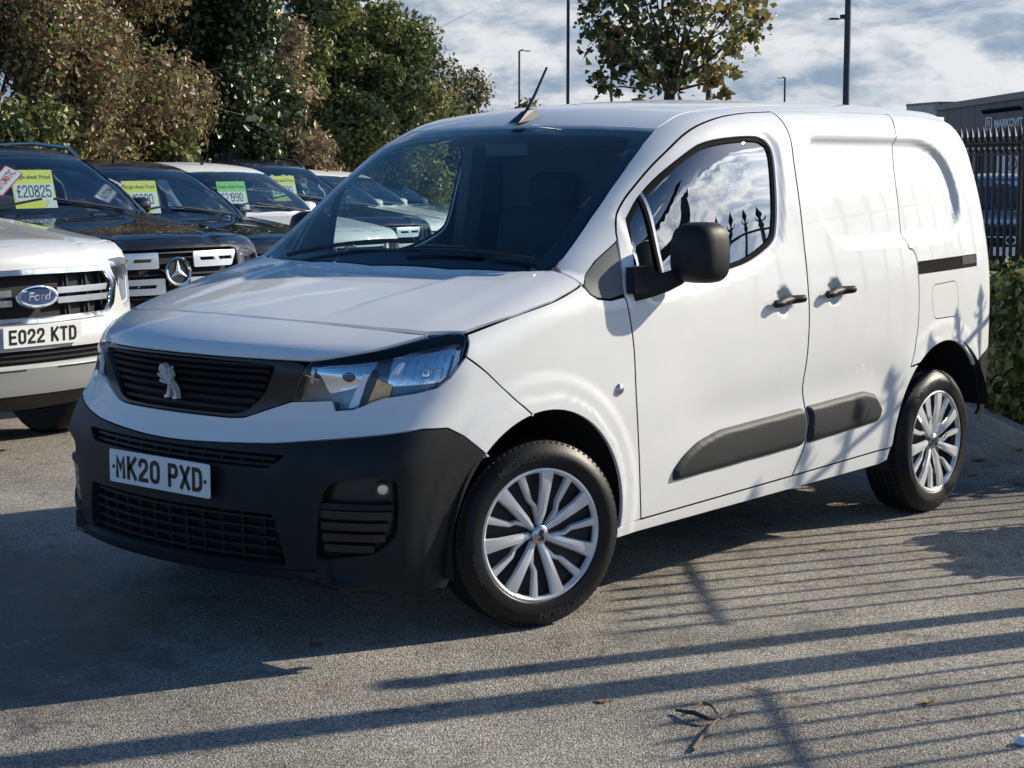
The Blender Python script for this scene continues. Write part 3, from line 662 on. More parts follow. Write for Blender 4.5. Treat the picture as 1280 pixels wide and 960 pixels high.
# --- headlights
hl_half = head_in+head_top+[(-.345, -.857, .957)]+head_low[1:]
hpoly = rnd(to2('cyl', hl_half), .006, 2)
def C2(*pts): return [tuple(p) for p in to2('cyl', pts)]
def headlight(sgn):
    fl = (lambda g: g) if sgn < 0 else flip
    h = pobj('headlight', fl(panel(van, 'cyl', hpoly, off=-.055, gap=-.003, lip=0, res=.02)), M['lamp_inner'], VAN)
    pobj('lens', fl(panel(van, 'cyl', hpoly, off=0, gap=.002, lip=0, res=.02)), M['lens'], h)
    pobj('bezel', fl(panel(van, 'cyl', hpoly, holes=[tuple(map(tuple, inset(resample(ccw(hpoly), .02), .007)))], off=-.004, gap=.002, lip=.0, res=.02)), M['lamp_dark'], h)
    def pc(nm, poly, mat, off, lip=.012): pobj(nm, fl(panel(van, 'cyl', poly, off=off, gap=0, lip=lip, res=.012)), M[mat], h)
    pc('high_beam_reflector', rnd(C2((-.520, -.725, .984), (-.335, -.835, 1.014), (-.375, -.858, .886), (-.562, -.735, .872)), .01), 'lamp_bowl', -.040, .02)
    pc('low_beam_reflector', rnd(C2((-.70, -.535, .936), (-.555, -.690, .978), (-.600, -.680, .876), (-.680, -.585, .842)), .01), 'lamp_bowl', -.046, .01)
    pc('daylight_strip', C2((-.350, -.838, .984), (-.335, -.842, .984), (-.375, -.862, .903), (-.392, -.858, .903)), 'lamp_white', -.016)
    pc('light_blade', C2((-.512, -.745, .950), (-.500, -.752, .950), (-.533, -.748, .912), (-.548, -.736, .912)), 'lamp_white', -.018)
    pc('daylight_strip', C2((-.598, -.668, .912), (-.582, -.678, .912), (-.632, -.672, .806), (-.650, -.650, .806)), 'lamp_white', -.014)
    pc('chrome_blade', C2((-.460, -.795, .927), (-.428, -.800, .950), (-.380, -.832, .952), (-.400, -.832, .932)), 'chrome', -.026)
    pc('chrome_blade', C2((-.650, -.605, .922), (-.600, -.655, .924), (-.602, -.660, .912), (-.650, -.612, .910)), 'chrome', -.03)
    pc('chrome_blade', C2((-.735, -.51, .912), (-.700, -.560, .884), (-.702, -.562, .877), (-.737, -.512, .904)), 'satin', -.03)
    pc('chrome_blade', C2((-.700, -.535, .935), (-.694, -.541, .935), (-.712, -.548, .873), (-.719, -.541, .873)), 'satin', -.026)
    pc('indicator', C2((-.565, -.697, .895), (-.537, -.733, .873), (-.558, -.735, .838), (-.612, -.690, .812)), 'amber', -.020)
    pc('divider', C2((-.575, -.686, .930), (-.560, -.700, .930), (-.612, -.692, .812), (-.632, -.672, .806)), 'plastic_grey', -.024)
    for t in (.2, .36, .52, .68, .84):
        p0_, p1_ = np.array((-.515, -.735, .966))*(1-t)+np.array((-.345, -.835, .994))*t, np.array((-.556, -.736, .886))*(1-t)+np.array((-.380, -.853, .898))*t
        q0, q1 = C2(tuple(p0_), tuple(p1_)); pc('reflector_rib', [(q0[0]-.0012, q0[1]), (q0[0]+.0012, q0[1]), (q1[0]+.0012, q1[1]), (q1[0]-.0012, q1[1])], 'satin', -.036, .004)
    q = C2((-.628, -.630, .900))[0]; rg_ = lambda r: [(q[0]+r*cos(k*pi/10), q[1]+r*sin(k*pi/10)) for k in range(20)]
    pc('projector_ring', rg_(.026), 'chrome', -.034, .012); pc('projector_lens', rg_(.020), 'lamp_dark', -.030, .008)
    mb = MB(); c = np.array(to3(van, 'cyl', C2((-.45, -.80, .92)))[0]); n = van.normal(c[None])[0]; c = c-n*.038
    if sgn > 0: c = c*np.array([1, -1, 1])
    mb.lathe([(0, .012), (.010, .010), (.016, 0), (.016, -.01)], 14, 'z', tuple(c)); mb.build('bulb', M['chrome'], h, True)
headlight(-1); headlight(1)

# --- side panels
bs2 = [(p[0], p[2]) for p in b_side3]
fender = s_front[::-1]+[]
fender = [(.43, .289)]+arc(*ARF, -5, 100, 30)+fb_seam[1:]+[(-.312, 1.005)]+cr(bs2)+[(.268, 1.122), (.30, 1.105), (.369, 1.097)]+s_front[::-1]
arch_pts = arc(*ARF, -5, 100, 30)
both('front_wing', panel(van, 'side', fender, res=.02, gap=.0035), M['paint_white'])
door = s_front+s_apil+s_b[1:]
door_win = list(map(tuple, inset(resample(ccw(WIN), .02), -.003)))
doors = both('front_door', panel(van, 'side', door, holes=[door_win], res=.018, hole_lip=.009, gap=.0045), M['paint_white'])
slide = s_b[::-1]+[(2.1, 1.775)]+s_r+arc(*ARR, 126, 176, 14)+[(2.33, .349)]
slides = both('sliding_door', panel(van, 'side', slide, res=.018, gap=.0045), M['paint_white'])
TRK = rnd([(2.527, 1.137), (3.14, 1.146), (3.14, 1.092), (2.523, 1.084)], .008)
FLAP = rnd([(2.659, 1.030), (2.900, 1.038), (2.925, .98), (2.925, .878), (2.678, .880), (2.650, .95)], .03)
quarter = s_r[::-1]+[(2.8, 1.768), (3.08, 1.745), (3.2, 1.71), (3.27, 1.65), (3.33, 1.5), (3.37, 1.3), (3.395, 1.1), (3.405, .9), (3.405, .735), (3.115, .640)]+arc(*ARR, 43, 124, 26)
quarters = both('rear_quarter_panel', panel(van, 'side', quarter, holes=[TRK, FLAP], res=.018, gap=.002, hole_lip=.03), M['paint_white'])
flaps = both('fuel_flap', panel(van, 'side', FLAP, res=.02), M['paint_white'], None)
for f, q in zip(flaps, quarters): f.parent = q
for sg, q in zip((1, -1), quarters):
    f_ = (lambda g: g) if sg > 0 else flip
    pobj('slide_track', f_(panel(van, 'side', TRK, off=-.028, gap=-.004, lip=0)), M['void'], q)
    pobj('track_rail', f_(panel(van, 'side', [(2.55, 1.108), (3.00, 1.114), (3.00, 1.128), (2.55, 1.122)], off=-.012, gap=0, lip=.02)), M['plastic_grey'], q)
    pobj('track_cover', f_(panel(van, 'side', rnd([(2.985, 1.142), (3.138, 1.144), (3.138, 1.106), (2.985, 1.104)], .004), off=-.003, gap=0, lip=.02)), M['plastic_grey'], q)
    pobj('rear_bumper', f_(panel(van, 'side', [(3.113, .634), (3.402, .728), (3.395, .42), (3.27, .385), (3.19, .40)]+arc(*ARR, 12, 41, 8), res=.025, gap=.002)), M['plastic'], VAN)
sill = [(.425, .289), (.572, .295), (1.565, .323), (2.325, .347), (2.31, .30), (2.25, .286), (1.4, .270), (.43, .252)]
both('sill', panel(van, 'side', sill, res=.025, lip=.05, gap=.001), M['paint_white'])
for s_ in (-1, 1):
    mb = MB(); mb.box((1.33, s_*.78, .305), (1.80, .12, .05)); mb.build('underbody_beam', M['liner'], VAN)
under = [(.42, .30), (2.30, .34)]+arc(*ARR, 178, 2, 40)[::1]+[(3.30, .70), (3.30, 1.1), (3.2, 1.6), (3.0, 1.72), (2.5, 1.76), (1.6, 1.75), (1.2, 1.71), (.86, 1.575), (.56, 1.37), (.46, 1.14), (.24, 1.125), (-.25, 1.0), (-.05, .76)]+arc(*ARF, 96, 0, 30)
both('gap_shade_backing', panel(van, 'side', under, holes=[list(map(tuple, inset(resample(ccw(WIN), .02), -.006)))], res=.03, off=-.0055, gap=.012, lip=0), M['rubber'])  # dark sheet added behind the panels, standing in for shade in their gaps
def strip(curve, w, kind='side'):
    c = np.array(curve, float); t = np.gradient(c, axis=0); t /= np.maximum(np.linalg.norm(t, axis=1, keepdims=True), 1e-9); n = np.stack([-t[:, 1], t[:, 0]], 1)
    return np.concatenate([c+n*w/2, (c-n*w/2)[::-1]])
for cv in (s_front, s_apil[6:], s_b, s_r, [(.575, .2965), (1.0, .3085), (1.565, .3245), (2.32, .3475)], fb_seam):  # dark strips just under the skin, in place of deep shaded gaps
    both('shut_line', panel(van, 'side', strip(cv, .0115), res=.012, off=-.0012, gap=0, lip=0), M['rubber'])
# quarter glass triangle, door trim, handles
tri = rnd([(.262, 1.152), (.385, 1.232), (.50, 1.292), (.443, 1.112), (.369, 1.101), (.30, 1.108), (.272, 1.122)], .006)
both('mirror_base_panel', panel(van, 'side', tri, res=.02), M['plastic_light'])
def both_on(name, g, mat, parents):
    a = pobj(name, g, mat, parents[0]); b = pobj(name, flip(g), mat, parents[1]); return a, b
win_in = list(map(tuple, inset(resample(ccw(WIN), .02), .011)))
both_on('window_seal', panel(van, 'side', door_win, holes=[win_in], off=-.008, gap=.0, lip=.0, hole_lip=.0, res=.02), M['rubber'], doors)
wd = both_on('window', panel(van, 'side', win_in, off=-.014, gap=-.004, lip=0, res=.03), M['glass_side'], doors)
both_on('window_divider', panel(van, 'side', [(.705, 1.128), (.718, 1.130), (.704, 1.476), (.692, 1.468)], off=-.004, gap=0, lip=.02), M['satin'], doors)
both_on('window_divider_seal', panel(van, 'side', [(.690, 1.128), (.705, 1.129), (.694, 1.470), (.679, 1.458)], off=-.005, gap=0, lip=.02), M['rubber'], doors)
t1 = rnd([(.742, .413), (.738, .455), (.80, .505), (.888, .545), (1.03, .573), (1.615, .598), (1.640, .548), (1.622, .445)], .03)
t2 = rnd([(1.638, .600), (2.085, .620), (2.175, .598), (2.232, .530), (2.205, .478), (1.645, .448), (1.662, .548)], .02)
def chamfer(g): return g
for tt, par in ((t1, doors), (t2, slides)):
    both_on('side_moulding', panel(van, 'side', tt, off=.004, gap=.002, lip=.010, res=.010, bulge=lambda d: .014*sstep(d/.016)), M['plastic_grey'], par)
def handle(x, z, par, sg):
    P = []; r = []
    for k in range(13):
        t = k/12; u = x-.088+.185*t; p = to3(van, 'side', [(u, z+.012*t-.004)])[0]
        d = .012+.022*sin(pi*min(1, t*1.1+.06)) if t < .86 else .026
        P.append((p[0], (p[1]-d-.005)*(1 if sg > 0 else -1), p[2])); r.append(.0145+.004*sin(pi*min(max(t, .08), .92)))
    mb = MB(); mb.tube(P, r, 10); o = mb.build('handle', M['plastic'], par, True)
    for v in o.data.vertices: pass
    return o
for sg, a, b in ((1, doors[0], slides[0]), (-1, doors[1], slides[1])): handle(1.448, 1.030, a, sg); handle(1.826, 1.046, b, sg)
mk = to3(van, 'side', [(.404, .785)])[0]
for sg in (1, -1):
    mb = MB(); mb.lathe([(0, -.012), (.012, -.011), (.019, -.006), (.022, 0), (.022, .006)], 16, 'y', (mk[0], mk[1], mk[2])); 
    if sg < 0: mb.v = [(v[0], -v[1], v[2]) for v in mb.v]
    mb.build('side_repeater', M['lens'] if False else M['satin'], VAN, True)

# --- A pillars and roof rails (wrapped panel), roof, windscreen
rail_low = snap_side([(x, 0, z) for x, z in [(.262, 1.152), (.385, 1.232), (.50, 1.292)]])+snap_side([(x, 0, z) for x, z in s_apil[6:]])+snap_side([(x, 0, z) for x, z in [(1.9, 1.772), (2.2, 1.776), (2.545, 1.772), (2.8, 1.768), (3.08, 1.745)]])
def topz(pts): return [tuple(p) for p in to3(van, 'top', pts)]
ws_side = topz([(.262, -.742), (.36, -.735), (.482, -.719), (.62, -.700), (.75, -.680), (.87, -.657), (.975, -.632)])
ROOF_Y = .600
roof_edge = topz([(1.05, -.630), (1.14, -.612), (1.25, -.603), (1.5, -ROOF_Y), (1.9, -ROOF_Y), (2.3, -ROOF_Y), (2.7, -.595), (3.08, -.585)])
rail = rail_low+roof_edge[::-1]+ws_side[::-1]+[tuple(p) for p in topz([(.25, -.78), (.250, -.83)])]
both('roof_rail', panel(van, 'wrap', to2('wrap', rail), res=.02, gap=.0022), M['paint_white'])
ws_top = [(.975, -.632), (.945, -.45), (.918, -.22), (.908, 0)]
roof_half = [(.912, 0), (.922, -.22), (.949, -.45), (.979, -.632), (1.05, -.630), (1.14, -.612), (1.25, -.603), (1.5, -ROOF_Y), (1.9, -ROOF_Y), (2.3, -ROOF_Y), (2.7, -.595), (3.08, -.585), (3.16, -.56), (3.19, 0)]
def sym_top(h): return h+[(x, -y) for x, y in h[::-1][1:-1]]
roof = pobj('roof', panel(van, 'top', sym_top(roof_half), res=.03, gap=.002), M['paint_white'], VAN)
ws_half = [(.118, 0), (.146, -.359), (.212, -.680), (.262, -.738), (.36, -.731), (.482, -.715), (.62, -.696), (.75, -.676), (.87, -.653), (.973, -.630), (.943, -.45), (.916, -.22), (.906, 0)]
wsp = sym_top(ws_half)
frit_in = rnd([(.205, -.50), (.27, -.66), (.36, -.668), (.75, -.628), (.905, -.575), (.862, -.3), (.850, 0), (.862, .3), (.905, .575), (.75, .628), (.36, .668), (.27, .66), (.205, .50), (.17, 0)], .03)
wscr = pobj('windscreen', panel(van, 'top', wsp, off=-.004, gap=.002, lip=0, res=.035), M['glass_ws'], VAN)
pobj('windscreen_border', panel(van, 'top', wsp, holes=[frit_in], off=-.009, gap=.002, lip=0, res=.03), M['plastic_smooth'], wscr)
rear_poly = [(-.80, .74), (.80, .74), (.78, 1.1), (.72, 1.45), (.62, 1.66), (.5, 1.73), (-.5, 1.73), (-.62, 1.66), (-.72, 1.45), (-.78, 1.1)]
rd = pobj('rear_door', panel(van, 'rear', rnd(rear_poly, .05), res=.05), M['paint_white'], VAN)
pobj('rear_bumper_centre', panel(van, 'rear', [(-.80, .42), (.80, .42), (.80, .73), (-.80, .73)], res=.05, off=.01), M['plastic'], VAN)
mb = MB(); mb.box((3.30, 0, 1.765), (.25, 1.05, .02)); mb.build('roof_tail', M['paint_white'], VAN)
for s_ in (-1, 1):
    mb = MB(); mb.box((3.36, s_*.70, 1.02), (.07, .06, .50), bev=.015); mb.build('tail_lamp', M['red_lens'], VAN)
# aerial, wipers, cowl
p = topz([(.985, 0)])[0]; mb = MB()
mb.add([(p[0]-.09, -.028, p[2]-.018), (p[0]-.09, .028, p[2]-.018), (p[0]+.05, .034, p[2]+.004), (p[0]+.05, -.034, p[2]+.004), (p[0]-.02, -.014, p[2]+.030), (p[0]-.02, .014, p[2]+.030), (p[0]+.035, .014, p[2]+.042), (p[0]+.035, -.014, p[2]+.042)],
       [(0, 4, 5, 1), (3, 2, 6, 7), (0, 3, 7, 4), (1, 5, 6, 2), (4, 7, 6, 5), (0, 1, 2, 3)])
ant = mb.build('aerial_base', M['plastic_smooth'], VAN)
mb = MB(); mb.tube([(p[0]-.01, 0, p[2]+.03), (p[0]+.045, 0, p[2]+.10), (p[0]+.115, 0, p[2]+.205)], [.008, .006, .005], 8); mb.build('aerial_rod', M['plastic_smooth'], ant)
cowl = pobj('cowl', panel(van, 'top', sym_top([(.06, 0), (.09, -.36), (.16, -.69), (.24, -.76), (.262, -.735), (.214, -.675), (.15, -.359), (.122, 0)]), off=-.02, gap=0, lip=0, res=.03), M['plastic'], VAN)
for (x0, y0, x1, y1) in ((.175, .52, .215, -.12), (.175, -.10, .25, -.66)):
    q = [topz([(x0+(x1-x0)*t, y0+(y1-y0)*t)])[0] for t in np.linspace(0, 1, 9)]; mb = MB()
    mb.tube([(a[0]-.008, a[1], a[2]+.016) for a in q], .008, 6); w_ = mb.build('wiper', M['plastic_smooth'], VAN)

# --- number plate
PX = -.884
def plate(name, x, zc, txt, parent, w=.52, h=.111, yaw=0.):
    mb = MB(); mb.prism([tuple(p) for p in ccw(rnd([(-w/2, -h/2), (w/2, -h/2), (w/2, h/2), (-w/2, h/2)], .008))], 0, .004, lambda u, v, d: (x-d, -u, zc+v))
    o = mb.build(name, M['plate_white'], parent)
    mb = MB(); tw = stroke_text(MB(), txt, lambda u, v, d: (0, 0, 0)); 
    stroke_text(mb, txt, lambda u, v, d: (x-.0045-d, -(u-(tw-.011)/2), zc-.0395+v)); r_ = mb.build('registration', M['plate_black'], o); r_['kind'] = 'stuff'
    return o
pl = plate('number_plate', PX, .555, 'MK20 PXD', VAN)
for s_ in (-1, 1):
    mb = MB(); mb.lathe([(0, -.003), (.006, -.002), (.008, .001)], 12, 'y', (0, 0, 0)); mb.v = [(PX-.004+v[1], s_*.238+v[0], .552+v[2]) for v in mb.v]; mb.build('plate_screw', M['plate_black'], pl)
mb = MB(); mb.box((PX+.018, 0, .555), (.030, .40, .10)); mb.build('plate_carrier', M['plastic'], VAN)

# --- wheels
def tyre_mesh(R=.322, wd=.205, rim=.222):
    hw = wd/2; prof = [(rim, -hw+.012), (rim+.012, -hw+.002), (rim+.045, -hw-.006), (R-.045, -hw-.004), (R-.022, -hw+.008), (R-.010, -hw+.022)]
    tread = []
    for k in range(5):
        y0 = -hw+.026+k*.0335; tread += [(R-.001*abs(k-2)-.002, y0), (R-.001*abs(k-2), y0+.004), (R-.001*abs(k-2), y0+.026), (R-.001*abs(k-2)-.001, y0+.028)]
        if k < 4: tread += [(R-.009, y0+.0285), (R-.009, y0+.033)]
    prof2 = [(r, -y) for r, y in prof[::-1]]
    return prof, tread, prof2
def wheel(name, loc, steer, out):
    """out=-1: outer face towards -y"""
    root = empty(name, loc, steer, VAN)
    p1, tr, p2 = tyre_mesh(); s = 1 if out < 0 else -1
    mb = MB(); mb.lathe([(r, y*s) for r, y in p1+tr+p2], 96); ty = mb.build('tyre', M['tyre'], root, True, .45)
    # lateral sipes round the shoulders: short recessed blocks, joined
    mb = MB(); R = .322
    for k in range(84):
        a = 2*pi*k/84; c, sn = cos(a), sin(a)
        for y0, y1 in ((-.082, -.066), (.066, .082), (-.055, -.036), (.036, .055), (-.012, .012)):
            r1 = R+.0004-(.0062 if abs(y0) > .08 else .0022); r2 = R+.0004-(.0062 if abs(y1) > .08 else .0022); da = .0135
            V = []
            for aa in (a-da, a+da):
                V += [(r1*cos(aa), y0*s, r1*sin(aa)), (r2*cos(aa), y1*s, r2*sin(aa))]
            mb.add([(v[0], v[1], v[2]) for v in V]+[(v[0]*.98, v[1], v[2]*.98) for v in V], [(0, 1, 3, 2), (0, 2, 6, 4), (1, 5, 7, 3), (0, 4, 5, 1), (2, 3, 7, 6)])
    o = mb.build('tread_blocks', M['tread'], ty); o['kind'] = 'stuff'
    yo = -.1085*s
    def ring_text(txt, a_mid, r0, h, flipit=False):
        V, F = text_tris(txt, 1., .012); wdt = V[:, 0].max(); k = h/.7; out_ = []
        for u, v in V:
            rr = r0+v*k; t = a_mid-(u-wdt/2)*k*1.25/r0*s; out_.append((rr*cos(t), yo-.0012*s, rr*sin(t)))
        me = mesh_from('tyre_lettering', out_, F, M['letter'], smooth=False); link('tyre_lettering', me, ty)
    ring_text('MICHELIN', radians(108), .262, .024); ring_text('MICHELIN', radians(-72), .262, .024)
    ring_text('ENERGY', radians(20), .264, .015); ring_text('205/60 R16', radians(200), .264, .013)
    # wheel cover: dark dish, rim ring, seven broad and seven cranked spokes
    mb = MB(); mb.lathe([(0, -.052*s), (.06, -.052*s), (.17, -.045*s), (.212, -.055*s), (.222, -.090*s)], 64); mb.build('wheel_dish', M['alloy_dark'], root, True)
    cov = empty('wheel_cover', (0, .006*s, 0), 0, root); cov.scale = (1.075, 1.0, 1.075)
    mb = MB(); mb.lathe([(.196, -.088*s), (.199, -.098*s), (.206, -.104*s), (.2125, -.102*s), (.2135, -.085*s)], 72); mb.build('rim_ring', M['alloy'], cov, True)
    rot0 = radians(-20)
    def spoke(poly3, a, nm):
        """poly3: list of (r, tangential half width left, right, depth)"""
        V = []; n = len(poly3)
        for r, t0, t1, d, cr_ in poly3:
            for tt, dd in ((t0, d-.012), (t0+.004, d), ((t0+t1)/2, d+cr_), (t1-.004, d), (t1, d-.012)):
                aa = a+tt/max(r, .03) if False else a
                x = r*cos(a)-tt*sin(a); z = r*sin(a)+tt*cos(a); V.append((x, -dd*s, z))
        F = []
        for i in range(n-1):
            for k in range(4): F.append((i*5+k, i*5+k+1, (i+1)*5+k+1, (i+1)*5+k))
        mb = MB(); mb.add(V, F); mb.build(nm, M['alloy'], cov, True, .25)
    for k in range(7):
        a = rot0+2*pi*k/7*s
        spoke([(.030, -.012, .012, .082, .003), (.070, -.0155, .0155, .094, .003), (.150, -.020, .020, .102, .002), (.203, -.026, .026, .100, .001)], a, 'spoke')
        a2 = a+2*pi/14*s
        sg = s
        spoke([(.036, -.008-.012*sg, .006-.012*sg, .080, .0), (.092, -.009-.015*sg, .009-.015*sg, .089, .001), (.116, -.010-.002*sg, .010-.002*sg, .093, .001), (.203, -.015+.004*sg, .015+.004*sg, .099, .001)], a2, 'cranked_spoke')
    mb = MB(); mb.lathe([(0, -.100*s), (.024, -.099*s), (.030, -.094*s), (.031, -.075*s)], 24); hub = mb.build('hub_cap', M['satin'], cov, True)
    mb = MB()
    for pl_ in lion:
        mb.prism([tuple(q) for q in ccw([(a_*.32, b_*.32) for a_, b_ in pl_])], .0985, .1025, lambda u, v, h: (u, -h*s, v))
    mb.build('hub_badge', M['plastic_grey'], hub)
    mb = MB(); mb.lathe([(.05, -.03*s), (.135, -.03*s), (.135, -.01*s), (.05, -.01*s)], 40); mb.build('brake_disc', M['steel'], root, True)
    return root
STEER = radians(-19)
wheel('front_wheel', (.062, -.785, .322), STEER, -1); wheel('front_wheel', (.0, .775, .322), STEER, 1)
wheel('rear_wheel', (2.785, -.775, .322), 0, -1); wheel('rear_wheel', (2.785, .775, .322), 0, 1)
for (cx, cz, r) in (ARF, ARR):
    for s_ in (-1, 1):
        mb = MB(); A = arc(cx, cz, r+.022, 14 if cx > 1 else 0, 190, 30); n = len(A)
        V = [(x, s_*.895, z) for x, z in A]+[(x, s_*.45, z) for x, z in A]
        F = [(i, i+1, n+i+1, n+i) for i in range(n-1)]+[tuple(range(n, 2*n))]
        mb.add(V, F); mb.build('wheel_arch_liner', M['liner'], VAN)
    mb = MB()
mb = MB(); mb.box((1.30, 0, .30), (4.1, 1.3, .06)); mb.build('floor_pan', M['liner'], VAN)
mb = MB(); mb.box((-.50, 0, .30), (.5, 1.2, .05)); mb.box((-.52, -.45, .205), (.10, .10, .05)); mb.build('under_tray', M['liner'], VAN)

# --- mirrors
def mirror(sg, door_):
    def T(p): return (p[0], p[1]*sg, p[2])
    # head: rounded shell from stacked super-ellipse rings along x
    rings = [(.650, .034, .042), (.657, .062, .074), (.676, .080, .096), (.708, .088, .106), (.745, .090, .109), (.782, .089, .108), (.794, .086, .104)]
    V = []; n = 28; cy, cz = -1.008, 1.250
    for x, ry, rz in rings:
        for k in range(n):
            t = 2*pi*k/n; e = .54; cx_ = math.copysign(abs(cos(t))**e, cos(t)); sz_ = math.copysign(abs(sin(t))**e, sin(t))
            zz = cz+rz*sz_; yy = cy+ry*cx_*(1-.10*(sz_ > 0)*sz_)
            V.append(T((x+.03*(cx_ < 0)*cx_*-1*.5, yy, zz)))
    F = [tuple(range(n))]+[(i*n+k, i*n+(k+1) % n, (i+1)*n+(k+1) % n, (i+1)*n+k) for i in range(len(rings)-1) for k in range(n)]
    mb = MB(); mb.add(V, F); mr = mb.build('door_mirror', M['plastic_smooth'], door_, True, 1.2); mr.data.materials[0] = M['plastic']
    mb = MB(); mb.add([V[-n+k] for k in range(n)], [tuple(range(n))]); g = mb.build('mirror_glass', M['mirror'], mr)
    mb = MB()
    st = [(.50, -.905, 1.125, .052, .040), (.56, -.925, 1.135, .050, .040), (.63, -.95, 1.150, .045, .036), (.69, -.965, 1.170, .040, .034), (.71, -.975, 1.20, .038, .034)]
    V = []
    for x, y, z, a, b in st:
        for k in range(14): t = 2*pi*k/14; V.append(T((x+.6*a*cos(t)*.6, y-.3*a*cos(t), z+b*sin(t))))
    F = [(i*14+k, i*14+(k+1) % 14, (i+1)*14+(k+1) % 14, (i+1)*14+k) for i in range(len(st)-1) for k in range(14)]+[tuple(range(14))]
    mb.add(V, F); mb.build('mirror_arm', M['plastic'], mr, True, 1.2)
    base = [T(p) for p in [(.455, -.906, 1.115), (.62, -.905, 1.120), (.60, -.915, 1.165), (.53, -.912, 1.21), (.475, -.885, 1.205)]]
    mb = MB(); mb.add(base+[(p[0]+.01, p[1]-.03*sg, p[2]) for p in base], [(0, 1, 2, 3, 4), (5, 6, 7, 8, 9)]+[(i, (i+1) % 5, (i+1) % 5+5, i+5) for i in range(5)]); mb.build('mirror_foot', M['plastic'], mr)
mirror(1, doors[0]); mirror(-1, doors[1])

# --- cabin
mb = MB(); V = []; prof = [(.20, 1.10), (.34, 1.150), (.52, 1.155), (.62, 1.13), (.70, 1.02), (.72, .80), (.60, .60)]
F = []
for x, z in prof: V += [(x, -.80, z), (x, .80, z)]
for i in range(len(prof)-1): F.append((2*i, 2*i+1, 2*i+3, 2*i+2))
mb.add(V, F); dash = mb.build('dashboard', M['dash'], VAN)
mb = MB(); mb.box((.60, .08, 1.175), (.03, .26, .15), bev=.01, rot=Matrix.Rotation(-.25, 3, 'Y')); mb.build('centre_screen', M['plastic_smooth'], dash)
mb = MB(); mb.box((.62, -.33, 1.175), (.20, .34, .07), bev=.012); mb.build('dash_tray', M['dash'], dash)
mb = MB(); mb.box((.56, .40, 1.175), (.16, .34, .10), bev=.02); mb.build('instrument_hood', M['dash'], dash)
mb = MB(); c = Vector((.80, .40, 1.06)); ax1 = Vector((0, 1, 0)); ax2 = Vector((.42, 0, .90))
mb.tube([c+ax1*.18*cos(t*pi/16)+ax2*.18*sin(t*pi/16) for t in range(33)], .015, 8, cap=False); mb.tube([c+ax1*.17, c-ax1*.17], .02, 6); mb.tube([c, c-ax2*.17], .018, 6); mb.tube([c, (.66, .40, 1.0)], .04, 8)
mb.build('steering_wheel', M['plastic_smooth'], VAN)
def seat(y, w):
    root = empty('seat', (1.25, y, .35), 0, VAN)
    mb = MB(); mb.box((0, 0, .34), (.52, w, .16), bev=.04); mb.build('cushion', M['seat'], root)
    mb = MB(); mb.box((.30, 0, .70), (.14, w, .64), rot=Matrix.Rotation(.2, 3, 'Y'), bev=.045); mb.build('backrest', M['seat'], root)
    mb = MB(); mb.box((.40, 0, 1.09), (.10, .26, .16), rot=Matrix.Rotation(.15, 3, 'Y'), bev=.035); mb.build('head_restraint', M['seat'], root)
seat(.42, .50); seat(-.12, .36); seat(-.52, .40)
mb = MB(); mb.box((1.70, 0, 1.02), (.03, 1.50, 1.36), bev=.006); mb.build('bulkhead', M['cabin_grey'], VAN)
mb = MB(); mb.add([(.98, -.56, 1.680), (.98, .56, 1.680), (1.70, .60, 1.735), (1.70, -.60, 1.735)], [(0, 1, 2, 3)]); mb.build('headliner', M['cabin_grey'], VAN)
for s_ in (-1, 1):
    mb = MB(); mb.box((1.52, s_*.80, 1.40), (.10, .06, .62), rot=Matrix.Rotation(s_*.16, 3, 'X')); mb.build('pillar_trim', M['cabin_grey'], VAN)
    mb = MB(); mb.box((1.0, s_*.855, .75), (1.0, .04, .70)); mb.build('door_card', M['dash'], VAN)
    mb = MB(); mb.box((1.03, s_*.30, 1.655), (.02, .40, .12), rot=Matrix.Rotation(-1.2, 3, 'Y'), bev=.006); mb.build('sun_visor', M['cabin_grey'], VAN)
mb = MB(); mb.box((.86, 0, 1.615), (.025, .22, .065), bev=.01); mb.build('interior_mirror', M['plastic_smooth'], VAN)
# ------------------------------------------------------------------ the ground
def gz(x, y):
    t = max(0., y-1.8); return max(-1.3, -.03*t*t/(t+1.5))
def frame_pt(px, depth, z=None, py=None):
    """place chosen by sight line when the scene was surveyed: px across a 1280 px frame, metres deep"""
    lat = (px-640)/2322*depth; fx, fy = sin(YAW), cos(YAW)
    return Vector((CAM.x+fx*depth*1.0+rt.x*lat, CAM.y+fy*depth+rt.y*lat, z or 0.))
def build_ground():
    xs = np.concatenate([[-900, -300, -100, -40], np.arange(-20, 60.1, 2.), [80, 120, 300, 900]]); ys = np.concatenate([[-900, -300, -100, -40, -20, -10, -5, 0, 1], np.arange(1.8, 12, .6), np.arange(12, 60.1, 3.), [80, 120, 300, 900]])
    V = [(x, y, gz(x, y)) for x in xs for y in ys]; ny = len(ys)
    F = [(i*ny+j, (i+1)*ny+j, (i+1)*ny+j+1, i*ny+j+1) for i in range(len(xs)-1) for j in range(ny-1)]
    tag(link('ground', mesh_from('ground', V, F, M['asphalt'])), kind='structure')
build_ground()

